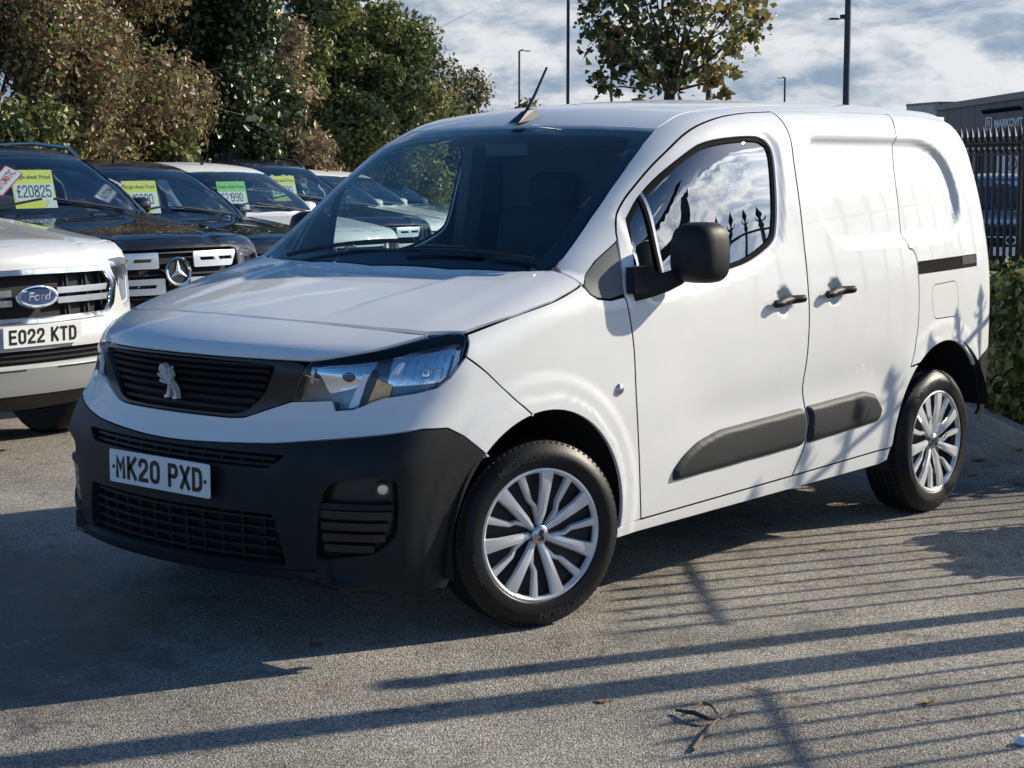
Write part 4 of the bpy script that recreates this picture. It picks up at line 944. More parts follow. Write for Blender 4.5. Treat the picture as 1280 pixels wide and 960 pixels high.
# ------------------------------------------------------------------ foliage
def leaves(name, C, size, cols, parent, mat='leaf', elong=1.6, out=None, rng=RNG, fold=.25):
    """one folded leaf (two quads) per row of C; cols: list of (rgb, weight)"""
    n = len(C); a = rng.normal(size=(n, 3)); 
    if out is not None: a = a+out*1.1
    a /= np.linalg.norm(a, axis=1, keepdims=True)            # leaf normal
    b = rng.normal(size=(n, 3)); b[:, 2] -= .4; b -= (b*a).sum(1, keepdims=True)*a; b /= np.linalg.norm(b, axis=1, keepdims=True)
    c = np.cross(a, b); s = size*np.exp(rng.normal(0, .34, (n, 1))); L = b*s*elong*.5; Wd = c*s*.5; U = a*s*fold
    P = np.stack([C-L, C-Wd+U-L*.1, C+L, C+Wd+U-L*.1], 1).reshape(-1, 3)
    i = np.arange(n)*4; F = np.stack([np.stack([i, i+1, i+2], 1), np.stack([i, i+2, i+3], 1)], 1).reshape(-1, 3)
    me = bpy.data.meshes.new(name); me.vertices.add(len(P)); me.vertices.foreach_set('co', P.astype(np.float32).ravel())
    me.loops.add(len(F)*3); me.loops.foreach_set('vertex_index', F.astype(np.int32).ravel())
    me.polygons.add(len(F)); me.polygons.foreach_set('loop_start', np.arange(0, len(F)*3, 3, dtype=np.int32)); me.update(calc_edges=True)
    w = np.array([q[1] for q in cols], float); k = rng.choice(len(cols), n, p=w/w.sum()); rgb = np.array([q[0] for q in cols])[k]*rng.uniform(.65, 1.35, (n, 1))
    col = np.ones((n, 4)); col[:, :3] = rgb; at = me.color_attributes.new('tint', 'FLOAT_COLOR', 'POINT'); at.data.foreach_set('color', np.repeat(col, 4, 0).astype(np.float32).ravel())
    me.materials.append(M[mat]); o = link(name, me, parent); o['kind'] = 'stuff' if parent is None else 'stuff'
    return o
def clumped(n, clumps, spread, rng=RNG, shell=.55):
    """points round clump centres: clumps = array of (x, y, z, r)"""
    k = rng.integers(0, len(clumps), n); d = rng.normal(size=(n, 3)); d /= np.linalg.norm(d, axis=1, keepdims=True)
    r = rng.uniform(shell, 1., (n, 1))**.6*clumps[k, 3:4]*(1+spread*np.clip(rng.normal(size=(n, 1)), -1.6, 1.3))
    return clumps[k, :3]+d*r, d
def crown_clumps(n, c, rad, rng=RNG, rmin=.18, rmax=.34, jag=.25, base=None):
    """clump centres filling an uneven ellipsoid"""
    d = rng.normal(size=(n, 3)); d /= np.linalg.norm(d, axis=1, keepdims=True); rr = rng.uniform(.15, 1, (n, 1))**.45*(1+jag*rng.normal(size=(n, 1)))
    P = np.array(c)+d*rr*np.array(rad); 
    if base is not None: P[:, 2] = np.maximum(P[:, 2], base+.1)
    return np.concatenate([P, rng.uniform(rmin, rmax, (n, 1))*max(rad)], 1)
def trunk(name, base, top, r0, parent, limbs=(), mat='bark'):
    mb = MB(); b = Vector(base); t = Vector(top); pts = [b.lerp(t, k/5)+Vector((random.uniform(-1, 1), random.uniform(-1, 1), 0))*r0*.5*(k > 0) for k in range(6)]
    mb.tube(pts, [r0*(1-.09*k) for k in range(6)], 9)
    for s, e, r in limbs:
        s = Vector(s); e = Vector(e); m = s.lerp(e, .5)+Vector((random.uniform(-.12, .12), random.uniform(-.12, .12), random.uniform(.0, .12)))*(e-s).length
        mb.tube([s, s.lerp(m, .5), m, m.lerp(e, .5), e], [r, r*.85, r*.65, r*.45, r*.2], 6)
    o = mb.build(name, M[mat], parent, True); return o
def twigs(parent, inv, clumps, n, length, r=.004, mat='twig'):
    mb = MB()
    for k in range(n):
        c = clumps[RNG.integers(0, len(clumps))]; d = RNG.normal(size=3); d[2] = abs(d[2])*.8+.25; d /= np.linalg.norm(d); a = c[:3]-inv+d*c[3]*.3; L = length*RNG.uniform(.5, 1.3)
        m_ = a+d*L*.5+RNG.normal(size=3)*L*.07; b = a+d*L+RNG.normal(size=3)*L*.15+np.array((0, 0, -.1*L)); mb.tube([tuple(a), tuple(m_), tuple(b)], [r, r*.75, r*.35], 3)
    o = mb.build('twigs', M[mat], parent); o['kind'] = 'stuff'
def tree(nm, label, cat, base, clumps, nleaf, size, cols, limbs, trunk_r, group=None, mat='leaf', spread=.25, trunk_top=None, elong=1.6, shell=.35):
    root = tag(empty(nm, base), label, cat, group); inv = np.array(base)
    C, d = clumped(nleaf, clumps, spread, shell=shell); o = leaves('crown', C-inv, size, cols, root, mat, elong, d)
    del o['kind']
    twigs(root, inv, clumps, 26+len(clumps)*4, float(np.ptp(clumps[:, 2]))*.16)
    tt = Vector(trunk_top or (base[0], base[1], clumps[:, 2].mean()))-Vector(base)
    trunk('trunk', (0, 0, -.1), tt, trunk_r, root, [(Vector(s)-Vector(base), Vector(e)-Vector(base), r) for s, e, r in limbs])
    return root
def auto_limbs(base_z, c, clumps, n, r, frac=.35):
    out = []
    idx = RNG.choice(len(clumps), min(n, len(clumps)), replace=False)
    for i in idx:
        e = clumps[i, :3]; s = (c[0]+(e[0]-c[0])*.08, c[1]+(e[1]-c[1])*.08, base_z+(max(e[2], base_z+.3)-base_z)*frac); out.append((s, tuple(e), r*random.uniform(.6, 1.)))
    return out
G1, G2, G3, OL = (.135, .175, .055), (.20, .24, .08), (.09, .12, .045), (.31, .30, .11)
BR, RB, TN, YL = (.21, .14, .08), (.24, .125, .08), (.34, .27, .16), (.42, .33, .08)

def side_trees():
    def mass(nm, label, cat, px, depth, wpx, top_py, cols, n, size, seed, kind='mass', mat='leaf', elong=1.6, limbs=10, dthick=.9, wider=1., nc=46, jag=.16, rmin=.14, rmax=.28):
        global RNG
        c = frame_pt(px, depth); base = (c.x, c.y, gz(c.x, c.y)); w = wpx/2322*depth; top = CAM.z+(196-top_py)/2322*depth; h = top-base[2]
        cl = crown_clumps(nc, (c.x, c.y, base[2]+h*.52), (w*.5*wider, w*.5*dthick, h*.48), RNG, rmin, rmax, jag, base[2]); cl[:, 3] = np.minimum(cl[:, 3], w*.24)
        tree(nm, label, cat, base, cl, n, size, cols, auto_limbs(base[2]+.2, c, cl, limbs, .035), .09, 'trees and bushes behind the parked cars', mat, .22, elong=elong)
    mass('hawthorn_bush', 'tall reddish brown hawthorn bush at the left edge behind the black pickup', 'bush', -40, 20.5, 640, -190, [(BR, 3.6), (RB, 1.6), (TN, 2.4), (OL, 3.4), (G1, 1.4), ((.10, .07, .055), 1.5)], 270000, .031, 1, elong=1.8, limbs=26, nc=150, jag=.08, rmin=.12, rmax=.19)
    mass('ivy_covered_tree', 'ivy covered dark tree with pale glossy leaves beside the reddish bush', 'tree', 272, 22.5, 170, -90, [((.036, .062, .022), 6), ((.07, .105, .035), 3), ((.40, .40, .26), .6), ((.34, .27, .09), .3)], 60000, .054, 2, mat='leaf_gloss', elong=1.15, nc=70, rmin=.12, rmax=.2)
    mass('dead_bramble', 'brown half dead bramble thicket between ivy tree and green trees', 'bush', 368, 26.5, 110, 60, [(BR, 3), (TN, 3), (OL, 1)], 26000, .036, 3, elong=2.4, limbs=24)
    mass('green_tree', 'tall bushy olive green tree with narrow leaves, its top out of frame', 'tree', 400, 28.5, 240, -40, [(G1, 3), (G2, 4), (OL, 2.2), (G3, 3)], 140000, .043, 4, elong=2.0, limbs=22, nc=90, jag=.15, rmin=.11, rmax=.19)
    mass('green_tree', 'rounder lighter green tree right of the tallest olive tree', 'tree', 486, 32, 125, 30, [(G1, 3), (G2, 4), (OL, 2.5), (TN, .6)], 62000, .043, 5, elong=2.0, limbs=14, nc=60, jag=.17)
    mass('autumn_tree', 'grey green thinning tree sloping down towards the van aerial', 'tree', 548, 36, 130, 72, [((.075, .085, .04), 4), (TN, 1.5), (G3, 2), (OL, 1.4)], 42000, .046, 6, elong=1.8, limbs=20, nc=52, jag=.2)
    mass('autumn_tree', 'low sparse bush with bare twigs beside the thin street lamp', 'bush', 606, 40, 130, 106, [((.075, .085, .04), 4), (TN, 2), (G3, 2)], 16000, .048, 7, elong=1.8, limbs=24, nc=34, jag=.28)
    for i, (px, d, wp, tp) in enumerate(((395, 46, 190, 172), (500, 50, 170, 172), (590, 54, 180, 165), (680, 56, 200, 155))):
        mass('far_tree', ['far dark green tree seen low behind the white estate car', 'far green tree above the wooden fence, left one in the van window', 'far green tree above the wooden fence, middle one in the van window', 'far green tree hidden behind the van bulkhead'][i], 'tree', px, d, wp, tp, [(G1, 3), (G2, 3), (G3, 4), (OL, 1)], 22000, .085, 9+i, limbs=6)
    # ivy skirt and low brambles at the foot, left edge
    mass('bramble_bush', 'low leafy green bramble at the left edge just above the car roof rails', 'bush', 0, 18.5, 230, 142, [(G2, 3), (OL, 2.5), (G3, 3)], 26000, .045, 14, elong=1.4, limbs=8)
    mass('bramble_bush', 'low leafy green bramble at the foot of the ivy tree', 'bush', 200, 20.5, 130, 166, [(G2, 3), (OL, 2), (G3, 3), ((.2, .2, .12), .6)], 15000, .055, 15, elong=1.3, limbs=8)
side_trees()

def maple():
    c = frame_pt(836, 30.); base = (c.x, c.y, gz(c.x, c.y)); zt = 2.45
    r_ = Vector((rt.x, rt.y, 0)); f_ = Vector((sin(YAW), cos(YAW), 0))
    def at(px, py, dd=0.): 
        p = frame_pt(px, 30.+dd); return (p.x, p.y, CAM.z+(196-py)/2322*(30.+dd))
    cl = []
    for k in range(150):
        a = RNG.uniform(0, 2*pi); rr = RNG.uniform(.0, 1)**.5; px = 838+104*rr*cos(a); py = 22+98*rr*sin(a)*(1 if sin(a) < 0 else .95)
        if py > 112 and abs(px-838) < 30: continue
        cl.append((*at(px, py, RNG.uniform(-1.2, 1.2)), RNG.uniform(.16, .34)))
    for px, py in ((726, 32), (738, 12), (745, 98), (752, 112), (770, 118), (948, 26), (938, 48), (905, 118), (915, 92), (936, 8), (890, 105), (765, 65)): cl.append((*at(px, py, RNG.uniform(-.5, .5)), .13))
    cl = np.array(cl); lat = (cl[:, :3]-np.array(c))@np.array((rt.x, rt.y, 0))
    root = tag(empty('maple_tree', base), 'autumn maple with yellowing right side standing behind the van roof', 'tree'); inv = np.array(base)
    left = cl[lat < .35]; right = cl[lat >= .35]
    for nm, cc, n, cols in (('crown', left, 3300, [(G3, 4), ((.04, .055, .02), 3), (OL, 1), (BR, .8)]), ('crown', right, 1600, [(OL, 3), (YL, 2.2), ((.10, .09, .03), 2), (BR, 1.4), (G3, 1)])):
        C, d = clumped(n, cc, .45, shell=.0); o = leaves(nm, C-inv, .088, cols, root, 'leaf', 1.25, d); del o['kind']
    lim = []
    hub = Vector(at(838, 116))
    for px, py, r in ((800, 70, .075), (790, 20, .035), (880, 82, .075), (905, 40, .035), (828, 30, .05), (850, -20, .03), (760, 80, .035), (745, 30, .03), (930, 30, .03), (870, 10, .035), (815, -15, .03), (895, 105, .03)):
        lim.append((hub-Vector(base), Vector(at(px, py, RNG.uniform(-.8, .8)))-Vector(base), r))
    for k in range(34):
        i = RNG.integers(0, len(cl)); e = Vector(cl[i, :3]); s = hub.lerp(e, random.uniform(.35, .6)); lim.append((s-Vector(base), e-Vector(base), .02))
    trunk('trunk', (0, 0, -.1), hub-Vector(base), .16, root, lim)
maple()

# ------------------------------------------------------------------ railings on the sunny side, hedge, kerb
FQ = Vector((3.68, -2.47, 0)); FD = Vector((.731, .682, 0)); FN = Vector((-.682, .731, 0))
def picket_mesh(h=1.79):
    mb = MB(); w = .0095
    mb.box((0, 0, (h-.16)/2), (2*w, 2*w, h-.16))
    mb.tube([(0, 0, h-.17), (0, 0, h-.15), (0, 0, h-.14), (0, 0, h-.11)], [.016, .020, .014, .010], 8)
    # spear head with two barbs
    mb.add([(0, 0, h+.02), (.026, 0, h-.06), (0, .026, h-.06), (-.026, 0, h-.06), (0, -.026, h-.06), (0, 0, h-.12)], [(0, 1, 2), (0, 2, 3), (0, 3, 4), (0, 4, 1), (5, 2, 1), (5, 3, 2), (5, 4, 3), (5, 1, 4)])
    for a in range(4):
        t = a*pi/2; mb.tube([(0, 0, h-.13), (.028*cos(t), .028*sin(t), h-.115), (.040*cos(t), .040*sin(t), h-.085)], [.007, .006, .003], 5)
    return mb.mesh('picket', M['iron'])
PICK = picket_mesh()
def railing(label, s0, s1, zrail=1.60):
    base = FQ+FD*s0; root = tag(empty('railing_fence', (base.x, base.y, gz(base.x, base.y))), label, 'fence', 'black spear topped railings'); L = s1-s0
    for zz, nm in ((zrail, 'top_rail'), (.16, 'bottom_rail')):
        mb = MB(); n = max(2, int(L/1.)); 
        for k in range(n):
            a = FD*(L*k/n); b = FD*(L*(k+1)/n); za = gz(*(base+a).xy)-gz(*base.xy); zb = gz(*(base+b).xy)-gz(*base.xy)
            d = FN*.02; q = []
            for p, z in ((a, za), (b, zb)):
                for sx, dz in ((-1, -.006), (1, -.006), (1, .006), (-1, .006)): q.append(tuple(p+d*sx+Vector((0, 0, zz+z+dz))))
            mb.add(q, [(0, 1, 5, 4), (1, 2, 6, 5), (2, 3, 7, 6), (3, 0, 4, 7)]+([(0, 3, 2, 1)] if k == 0 else [])+([(4, 5, 6, 7)] if k == n-1 else []))
        mb.build(nm, M['iron'], root)
    k = 0; s = .05
    while s < L:
        p = FD*s; o = link('picket', PICK, root, (p.x, p.y, gz(*(base+p).xy)-gz(*base.xy))); o.rotation_euler = (0, 0, .82); s += .151
    for sp in np.arange(2.6, L, 2.75):
        p = FD*float(sp)+FN*.0; mb = MB(); mb.box((p.x, p.y, .95+gz(*(base+p).xy)-gz(*base.xy)), (.05, .05, 1.94), rot=Matrix.Rotation(.75, 3, 'Z')); mb.build('post', M['iron'], root)
    return root
railing('black spear topped railings rising behind the hedge right of the van', -.40, 17.0)
railing('black railings beyond the right edge that shade the foreground asphalt', -5.2, -1.15)
def gate_post(label, s, w, h):
    p = FQ+FD*s; root = tag(empty('gate_post', (p.x, p.y, 0)), label, 'post'); R = Matrix.Rotation(.75, 3, 'Z')
    mb = MB(); mb.box((0, 0, h/2), (w, w, h), rot=R, bev=.006); mb.build('shaft', M['iron'], root)
    mb = MB(); mb.box((0, 0, h+.02), (w*1.25, w*1.25, .05), rot=R, taper=.7); mb.build('cap', M['iron'], root)
gate_post('slim black gate post beyond the right edge casting the upper dark band', -.66, .09, 2.15)
gate_post('taller black gate post beyond the right edge casting the lower dark band', -.985, .135, 2.9)
def hedge(label, s0, s1, off, wd, h, n, seed):
    p = FQ+FD*s0+FN*off; base = Vector((p.x, p.y, gz(p.x, p.y))); L = s1-s0
    root = tag(empty('hedge', base), label, 'hedge', 'clipped hedges along the railings')
    C = np.zeros((n, 3)); a = RNG.uniform(0, L, n); u = RNG.uniform(-1, 1, n); v = RNG.uniform(0, 1, n)
    face = RNG.integers(0, 4, n); u = np.where(face == 0, -1+.25*RNG.random(n), np.where(face == 1, 1-.25*RNG.random(n), u)); v = np.where(face == 2, 1-.15*RNG.random(n)**2, v)
    hh = h*(1+.06*np.sin(a*5.1)+.05*np.sin(a*11.3+1)); rr = 1+.12*np.sin(a*6.7+3)
    q = np.array(FD)[None]*a[:, None]+np.array(FN)[None]*(u*wd/2*rr*(1-.25*v**3))[:, None]; q[:, 2] = v*hh
    q += RNG.normal(size=q.shape)*.02
    o = leaves('foliage', q, .045, [(G1, 4), (G2, 3), (OL, 2), (G3, 3), ((.20, .19, .08), .8), (BR, .5)], root, 'leaf_gloss', 1.4, None); del o['kind']
    mb = MB()
    for k in range(int(L/.25)): 
        c = FD*(k*.25+.1); mb.tube([c, c+Vector((random.uniform(-.1, .1), random.uniform(-.1, .1), h*.8))], [.012, .005], 5)
    mb.build('stems', M['bark'], root)
hedge('clipped green hedge beside the railings right behind the van', 1.3, 9.5, .42, .62, .82, 42000, 1)
hedge('small leafy hedge end beyond the right edge shading the asphalt', -.35, .35, .55, .5, .62, 5200, 2)
def kerb():
    for k in range(12):
        p = FQ+FD*(1.2+k*.92)+FN*.80; root = empty('kerb_stone', (p.x, p.y, gz(p.x, p.y)), .7509)
        mb = MB(); mb.box((.455, 0, .03), (.905, .10, .14), bev=.012); o = mb.build('kerb_stone_block', M['concrete']); 
        o.matrix_world = Matrix.Translation(p+Vector((0, 0, gz(p.x, p.y)))) @ Matrix.Rotation(.7509, 4, 'Z'); bpy.data.objects.remove(root)
        if k == 0: edging = tag(empty('kerb', (p.x, p.y, 0)), 'low concrete edging kerb at the foot of the hedge', 'kerb')
        o.name = 'kerb_stone'; m = o.matrix_world.copy(); o.parent = edging; o.matrix_parent_inverse = Matrix.Translation(-edging.location)
    b = MB(); p0 = FQ+FD*1.2; p1 = FQ+FD*12.2
    q = [p0+FN*.78, p0-FN*.3, p1-FN*.3, p1+FN*.78]
    b.add([(v.x, v.y, gz(v.x, v.y)+.012) for v in q], [(0, 1, 2, 3)]); tag(b.build('planting_bed', M['soil']), kind='structure')
kerb()
def shrub_row():
    for i, (s, o_, w, h) in enumerate(((-3.5, -1.9, 1.6, 1.45), (-.6, -2.3, 1.9, 1.55), (2.6, -2.1, 2.0, 1.5), (5.6, -2.2, 1.8, 1.4))):
        p = FQ+FD*s+FN*o_; base = (p.x, p.y, 0.); cl = crown_clumps(20, (p.x, p.y, h*.5), (w/2, w/2, h*.45), RNG, .2, .3, .2, 0.)
        tree('bare_shrub', ['first', 'second', 'third', 'fourth'][i]+' bare twiggy shrub outside the railings, mirrored in the van side window', 'bush', base, cl, 2200, .04, [(BR, 2), (G3, 2), (TN, 1)], auto_limbs(.05, p, cl, 20, .014), .03, 'shrubs outside the railings')
shrub_row()

# ------------------------------------------------------------------ lamp posts
def lamp_post(label, px, depth, wpx, top_py, arm=None, mat='post_grey', taper=.8, below=None):
    p = frame_pt(px, depth); g = gz(p.x, p.y); h = CAM.z+(196-top_py)/2322*depth-g; r = wpx/2322*depth/2
    root = tag(empty('lamp_post', (p.x, p.y, g)), label, 'lamp post', 'street lamps and poles behind the van')
    mb = MB(); mb.tube([(0, 0, -.1), (0, 0, .9), (0, 0, .95), (0, 0, h)], [r*1.35, r*1.35, r, r*taper], 12); mb.build('pole', M[mat], root, True)
    r_ = Vector((rt.x, rt.y, 0))
    if arm:
        side, length, at_h, hl = arm; zz = h if at_h is None else at_h-g; e = r_*side*length
        mb = MB(); mb.tube([(0, 0, zz), tuple(e*.6+Vector((0, 0, zz+.03))), tuple(e+Vector((0, 0, zz+.02)))], r*.6, 8); mb.build('arm', M[mat], root, True)
        mb = MB(); a = math.atan2(e.y, e.x); mb.box(tuple(e*(1+hl/2/length)+Vector((0, 0, zz))), (hl, hl*.38, hl*.16), rot=Matrix.Rotation(a, 3, 'Z'), bev=.01, taper=.8); mb.build('lamp_head', M['lamp_head'], root)
    return root
lamp_post('thick dark lighting column with small floodlight rising above the van roof', 1053, 25, 9.5, -60, (-1, .10, CAM.z+168/2322*25, .16), 'lamp_head')
lamp_post('slim dark pole left of the maple with its top out of frame', 709, 30, 4.2, -80, None, 'lamp_head', .9)
lamp_post('distant street lamp with short arm next to the van aerial', 649, 62, 3.2, 67, (1, .16, None, .22))
lamp_post('distant street lamp with short arm right of the maple', 977, 70, 3., 100, (-1, .10, None, .18))
lamp_post('dark post half hidden behind the maple on its right', 883, 34, 7.5, 60, None, 'lamp_head', .95)
lamp_post('thin grey post half hidden behind the maple on its left', 763, 38, 4., 70, None)

# ------------------------------------------------------------------ building with sign, wall behind
def depot():
    A = frame_pt(1165, 80.); B = frame_pt(1280, 62.4); d = (B-A).normalized(); A3 = A-d*0; B3 = B+d*16; n = Vector((d.y, -d.x, 0)); 
    if n.dot(CAM-A) < 0: n = -n
    top = 3.76; g = -1.25; L = (B3-A3).length; back = -n*25
    root = tag(empty('depot_building', (A.x, A.y, g)), 'low dark navy depot building with MARKOVITZ sign at right', 'building'); o = Vector((A.x, A.y, g)); H = top-g
    nb = 12
    for k in range(nb):       # cladding panels, joints between them
        a = d*(L*k/nb+.03); b = d*(L*(k+1)/nb-.03); mb = MB(); q = [a, b, b-n*.2, a-n*.2]
        mb.add([tuple(p) for p in q]+[tuple(p+Vector((0, 0, H-.24))) for p in q], [(0, 1, 5, 4), (1, 2, 6, 5), (2, 3, 7, 6), (3, 0, 4, 7), (4, 5, 6, 7)]); mb.build('wall_panel', M['clad'], root)
    mb = MB(); q = [-n*.12, d*L-n*.12, d*L+back, back]
    mb.add([tuple(p) for p in q]+[tuple(p+Vector((0, 0, H-.1))) for p in q], [(0, 1, 5, 4), (1, 2, 6, 5), (2, 3, 7, 6), (3, 0, 4, 7), (4, 5, 6, 7)]); mb.build('wall', M['clad'], root)
    mb = MB(); q = [n*.10-d*.1, d*L+n*.10, d*L-n*.5, -n*.5-d*.1]
    mb.add([tuple(p+Vector((0, 0, H-.24))) for p in q]+[tuple(p+Vector((0, 0, H))) for p in q], [(0, 1, 2, 3)[::-1], (0, 1, 5, 4), (1, 2, 6, 5), (2, 3, 7, 6), (3, 0, 4, 7), (4, 5, 6, 7)]); mb.build('coping', M['coping'], root)
    def on(s, z, off=.06): return d*s+n*off+Vector((0, 0, z-g))
    def sdist(px):    # distance along the wall at a frame column
        den = None; best = min(np.linspace(0, L, 1500), key=lambda s: abs(640+2322*((A+d*float(s)-CAM).dot(rt))/((A+d*float(s)-CAM).dot(Vector((sin(YAW), cos(YAW), 0))))-px)); return float(best)
    flipx = 1 if d.dot(rt) > 0 else -1
    s0, s1 = sdist(1240), sdist(1281)
    V, F = text_tris('MARKOVITZ', 1., .03); w = V[:, 0].max()
    link('sign_letters', mesh_from('sign_letters', [tuple(on(s0+(s1-s0)*u/w, 2.62+v*.40, .09)) for u, v in V], F, M['letter_white'], smooth=False), root)
    a0, a1 = sdist(1229), sdist(1237.5); mb = MB()
    fr = [(0, 0, 1, .12), (0, .88, 1, 1), (0, 0, .14, 1), (.86, 0, 1, 1), (.3, .3, .42, .75), (.58, .3, .7, .75), (.3, .62, .7, .75)]
    for x0, y0, x1, y1 in fr:
        q = [on(a0+(a1-a0)*x, 2.54+y*.47, .09) for x, y in ((x0, y0), (x1, y0), (x1, y1), (x0, y1))]; mb.add([tuple(p) for p in q], [(0, 1, 2, 3)])
    mb.build('sign_logo', M['letter_white'], root)
    # roller door and frieze of small brackets
    b0, b1 = sdist(1206), sdist(1221); mb = MB(); q = [on(b0, .3, .05), on(b1, .3, .05), on(b1, 1.75, .05), on(b0, 1.75, .05)]; mb.add([tuple(p) for p in q], [(0, 1, 2, 3)]); mb.build('door', M['coping'], root)
    for k in range(12):
        s = sdist(1226)+k*.55; mb = MB(); mb.box(tuple(on(s, 3.22, .08)), (.22, .1, .06), rot=Matrix.Rotation(.5, 3, 'Y')); mb.build('bracket', M['black_print'], root)
    # notice board on the wall
    n0, n1 = sdist(1248), sdist(1277); p0 = on(n0, 0, .12)+o; nb_ = tag(empty('notice_board', (p0.x, p0.y, 0)), 'white notice board with prohibition symbol behind the railings', 'sign')
    def on2(s, z, off): return tuple(d*(s-n0)+n*(off-.12)+Vector((0, 0, z)))
    mb = MB(); q = [(n0, .62), (n1, .62), (n1, 1.66), (n0, 1.66)]; mb.add([on2(s, z, .12) for s, z in q]+[on2(s, z, .17) for s, z in q], [(0, 1, 2, 3), (4, 5, 6, 7), (0, 1, 5, 4), (1, 2, 6, 5), (2, 3, 7, 6), (3, 0, 4, 7)]); mb.build('board', M['white_sign'], nb_)
    c0 = n0+(n1-n0)*.66; hw = (n1-n0)*.24; mb = MB(); NN = 28
    ring = [(cos(2*pi*k/NN), sin(2*pi*k/NN)) for k in range(NN)]
    V = [on2(c0+hw*x, 1.34+.24*z, .18) for x, z in ring]+[on2(c0+hw*.78*x, 1.34+.24*.78*z, .18) for x, z in ring]
    mb.add(V, [(k, (k+1) % NN, NN+(k+1) % NN, NN+k) for k in range(NN)])
    for a in (pi/4, -pi/4):
        ca, sa = cos(a), sin(a); mb.add([on2(c0+hw*(ca*u-sa*v), 1.34+.24*(sa*u+ca*v), .181) for u, v in ((-.8, -.09), (.8, -.09), (.8, .09), (-.8, .09))], [(0, 1, 2, 3)])
    mb.build('symbol', M['black_print'], nb_)
    for k in range(3):
        mb = MB(); z0 = .98-.13*k; mb.add([on2(n0+(n1-n0)*x, z, .18) for x, z in ((.1, z0), (.1+.8*(1-.15*k), z0), (.1+.8*(1-.15*k), z0+.05), (.1, z0+.05))], [(0, 1, 2, 3)]); mb.build('text_line', M['blue_print'], nb_)
    # pale wall left of it
    C = frame_pt(1128, 88.); D = frame_pt(1166, 84.); mb = MB(); e = (D-C); nn = Vector((e.y, -e.x, 0)).normalized()*6
    q = [C, D, D-nn, C-nn]; top2 = 1.589+62.5/2322*86
    pale = tag(empty('pale_building', (C.x, C.y, -1.2)), 'pale rendered building end just showing above the van tail', 'building')
    mb.add([(p.x-C.x, p.y-C.y, 0) for p in q]+[(p.x-C.x, p.y-C.y, top2+1.2) for p in q], [(0, 1, 5, 4), (1, 2, 6, 5), (2, 3, 7, 6), (3, 0, 4, 7)]); mb.build('wall', M['render'], pale)
    mb = MB(); q = [C-e*.02, D+e*.02, D-nn, C-nn]; mb.add([(p.x-C.x, p.y-C.y, top2+1.2) for p in q]+[(p.x-C.x, p.y-C.y, top2+1.32) for p in q], [(0, 1, 2, 3), (0, 1, 5, 4), (1, 2, 6, 5), (2, 3, 7, 6), (3, 0, 4, 7), (4, 5, 6, 7)]); mb.build('roof_edge', M['coping'], pale)
depot()
def wooden_fence():
    a = frame_pt(330, 41.); b = frame_pt(700, 47.); d = (b-a); L = d.length; d.normalize(); g = gz(a.x, a.y); ang = math.atan2(d.y, d.x)
    root = tag(empty('wooden_fence', (a.x, a.y, g)), 'brown close boarded wooden fence behind the far parked cars', 'fence')
    bm_ = MB(); bm_.box((0, 0, .80), (.138, .02, 1.66), bev=.003); me = bm_.mesh('plank', M['wood'])
    k = 0
    while k*.145 < L:
        p = d*(k*.145); o = link('plank', me, root, (p.x, p.y, random.uniform(-.02, .02))); o.rotation_euler = (0, 0, ang+random.uniform(-.04, .04)); k += 1
    for s in np.arange(0, L, 2.4):
        p = d*float(s)+Vector((-d.y, d.x, 0))*-.04; mb = MB(); mb.box((p.x, p.y, .85), (.1, .1, 1.8), rot=Matrix.Rotation(ang, 3, 'Z')); mb.build('post', M['wood'], root)
wooden_fence()

# ------------------------------------------------------------------ litter on the asphalt
def dry_leaf(label, x, y, s, rz, mat, curl=.35):
    pts = [(0, 0), (.25, .22), (.42, .12), (.55, .42), (.72, .2), (1, 0), (.72, -.2), (.55, -.42), (.42, -.12), (.25, -.22)]; mb = MB(); V = [((a-.5)*s, b*s, .004+curl*s*(abs(b)*.9+.5*(a-.5)**2)) for a, b in pts]
    V += [(v[0], v[1], v[2]+.0012) for v in V]; n = len(pts); F = [(0, k, k+1) for k in range(1, n-1)]+[(n, n+k+1, n+k) for k in range(1, n-1)]+[(k, (k+1) % n, n+(k+1) % n, n+k) for k in range(n)]
    mb.add(V, F); mb.tube([(-.5*s, 0, .006), (-.8*s, .06*s, .006)], .0015, 5); o = mb.build('fallen_leaf', M[mat]); o.location = (x, y, gz(x, y)); o.rotation_euler = (0, 0, rz); tag(o, label, 'leaf', 'fallen leaves on the asphalt')
def gpt(px, py):
    d = fw+rt*((px-640)/2322)+up*((480-py)/2322); t = -CAM.z/d.z; return CAM.x+d.x*t, CAM.y+d.y*t
dry_leaf('yellow brown curled leaf on sunlit asphalt at lower right', *gpt(1160, 880), .05, .5, 'leaf_yellow')
dry_leaf('small dark leaf just below the yellow brown leaf', *gpt(1152, 900), .022, 1.5, 'leaf_brown')
dry_leaf('brown leaf at the edge of the van shadow below its bumper', *gpt(395, 808), .07, .2, 'leaf_brown', .15)
dry_leaf('pale leaf scrap left of the twig on sunlit asphalt', *gpt(752, 878), .045, 2.2, 'leaf_brown', .1)
dry_leaf('tan leaf in the shade right of the rear wheel', *gpt(1216, 594), .08, 2.9, 'leaf_yellow')
dry_leaf('tan leaf at right edge near the hedge shade', *gpt(1273, 563), .09, .4, 'leaf_yellow')
dry_leaf('brown leaf at right edge in the hedge shade', *gpt(1272, 606), .08, 1.1, 'leaf_brown')
dry_leaf('brown leaf near the kerb behind the van', *gpt(1222, 576), .10, .1, 'leaf_brown')
dry_leaf('tiny pale scrap on the picket shadows below the van', *gpt(1032, 687), .035, .1, 'leaf_yellow')
x, y = gpt(885, 900); tw = tag(empty('fallen_twig', (x, y, 0)), 'dry forked twig with shrivelled leaf lying at lower right centre', 'twig')
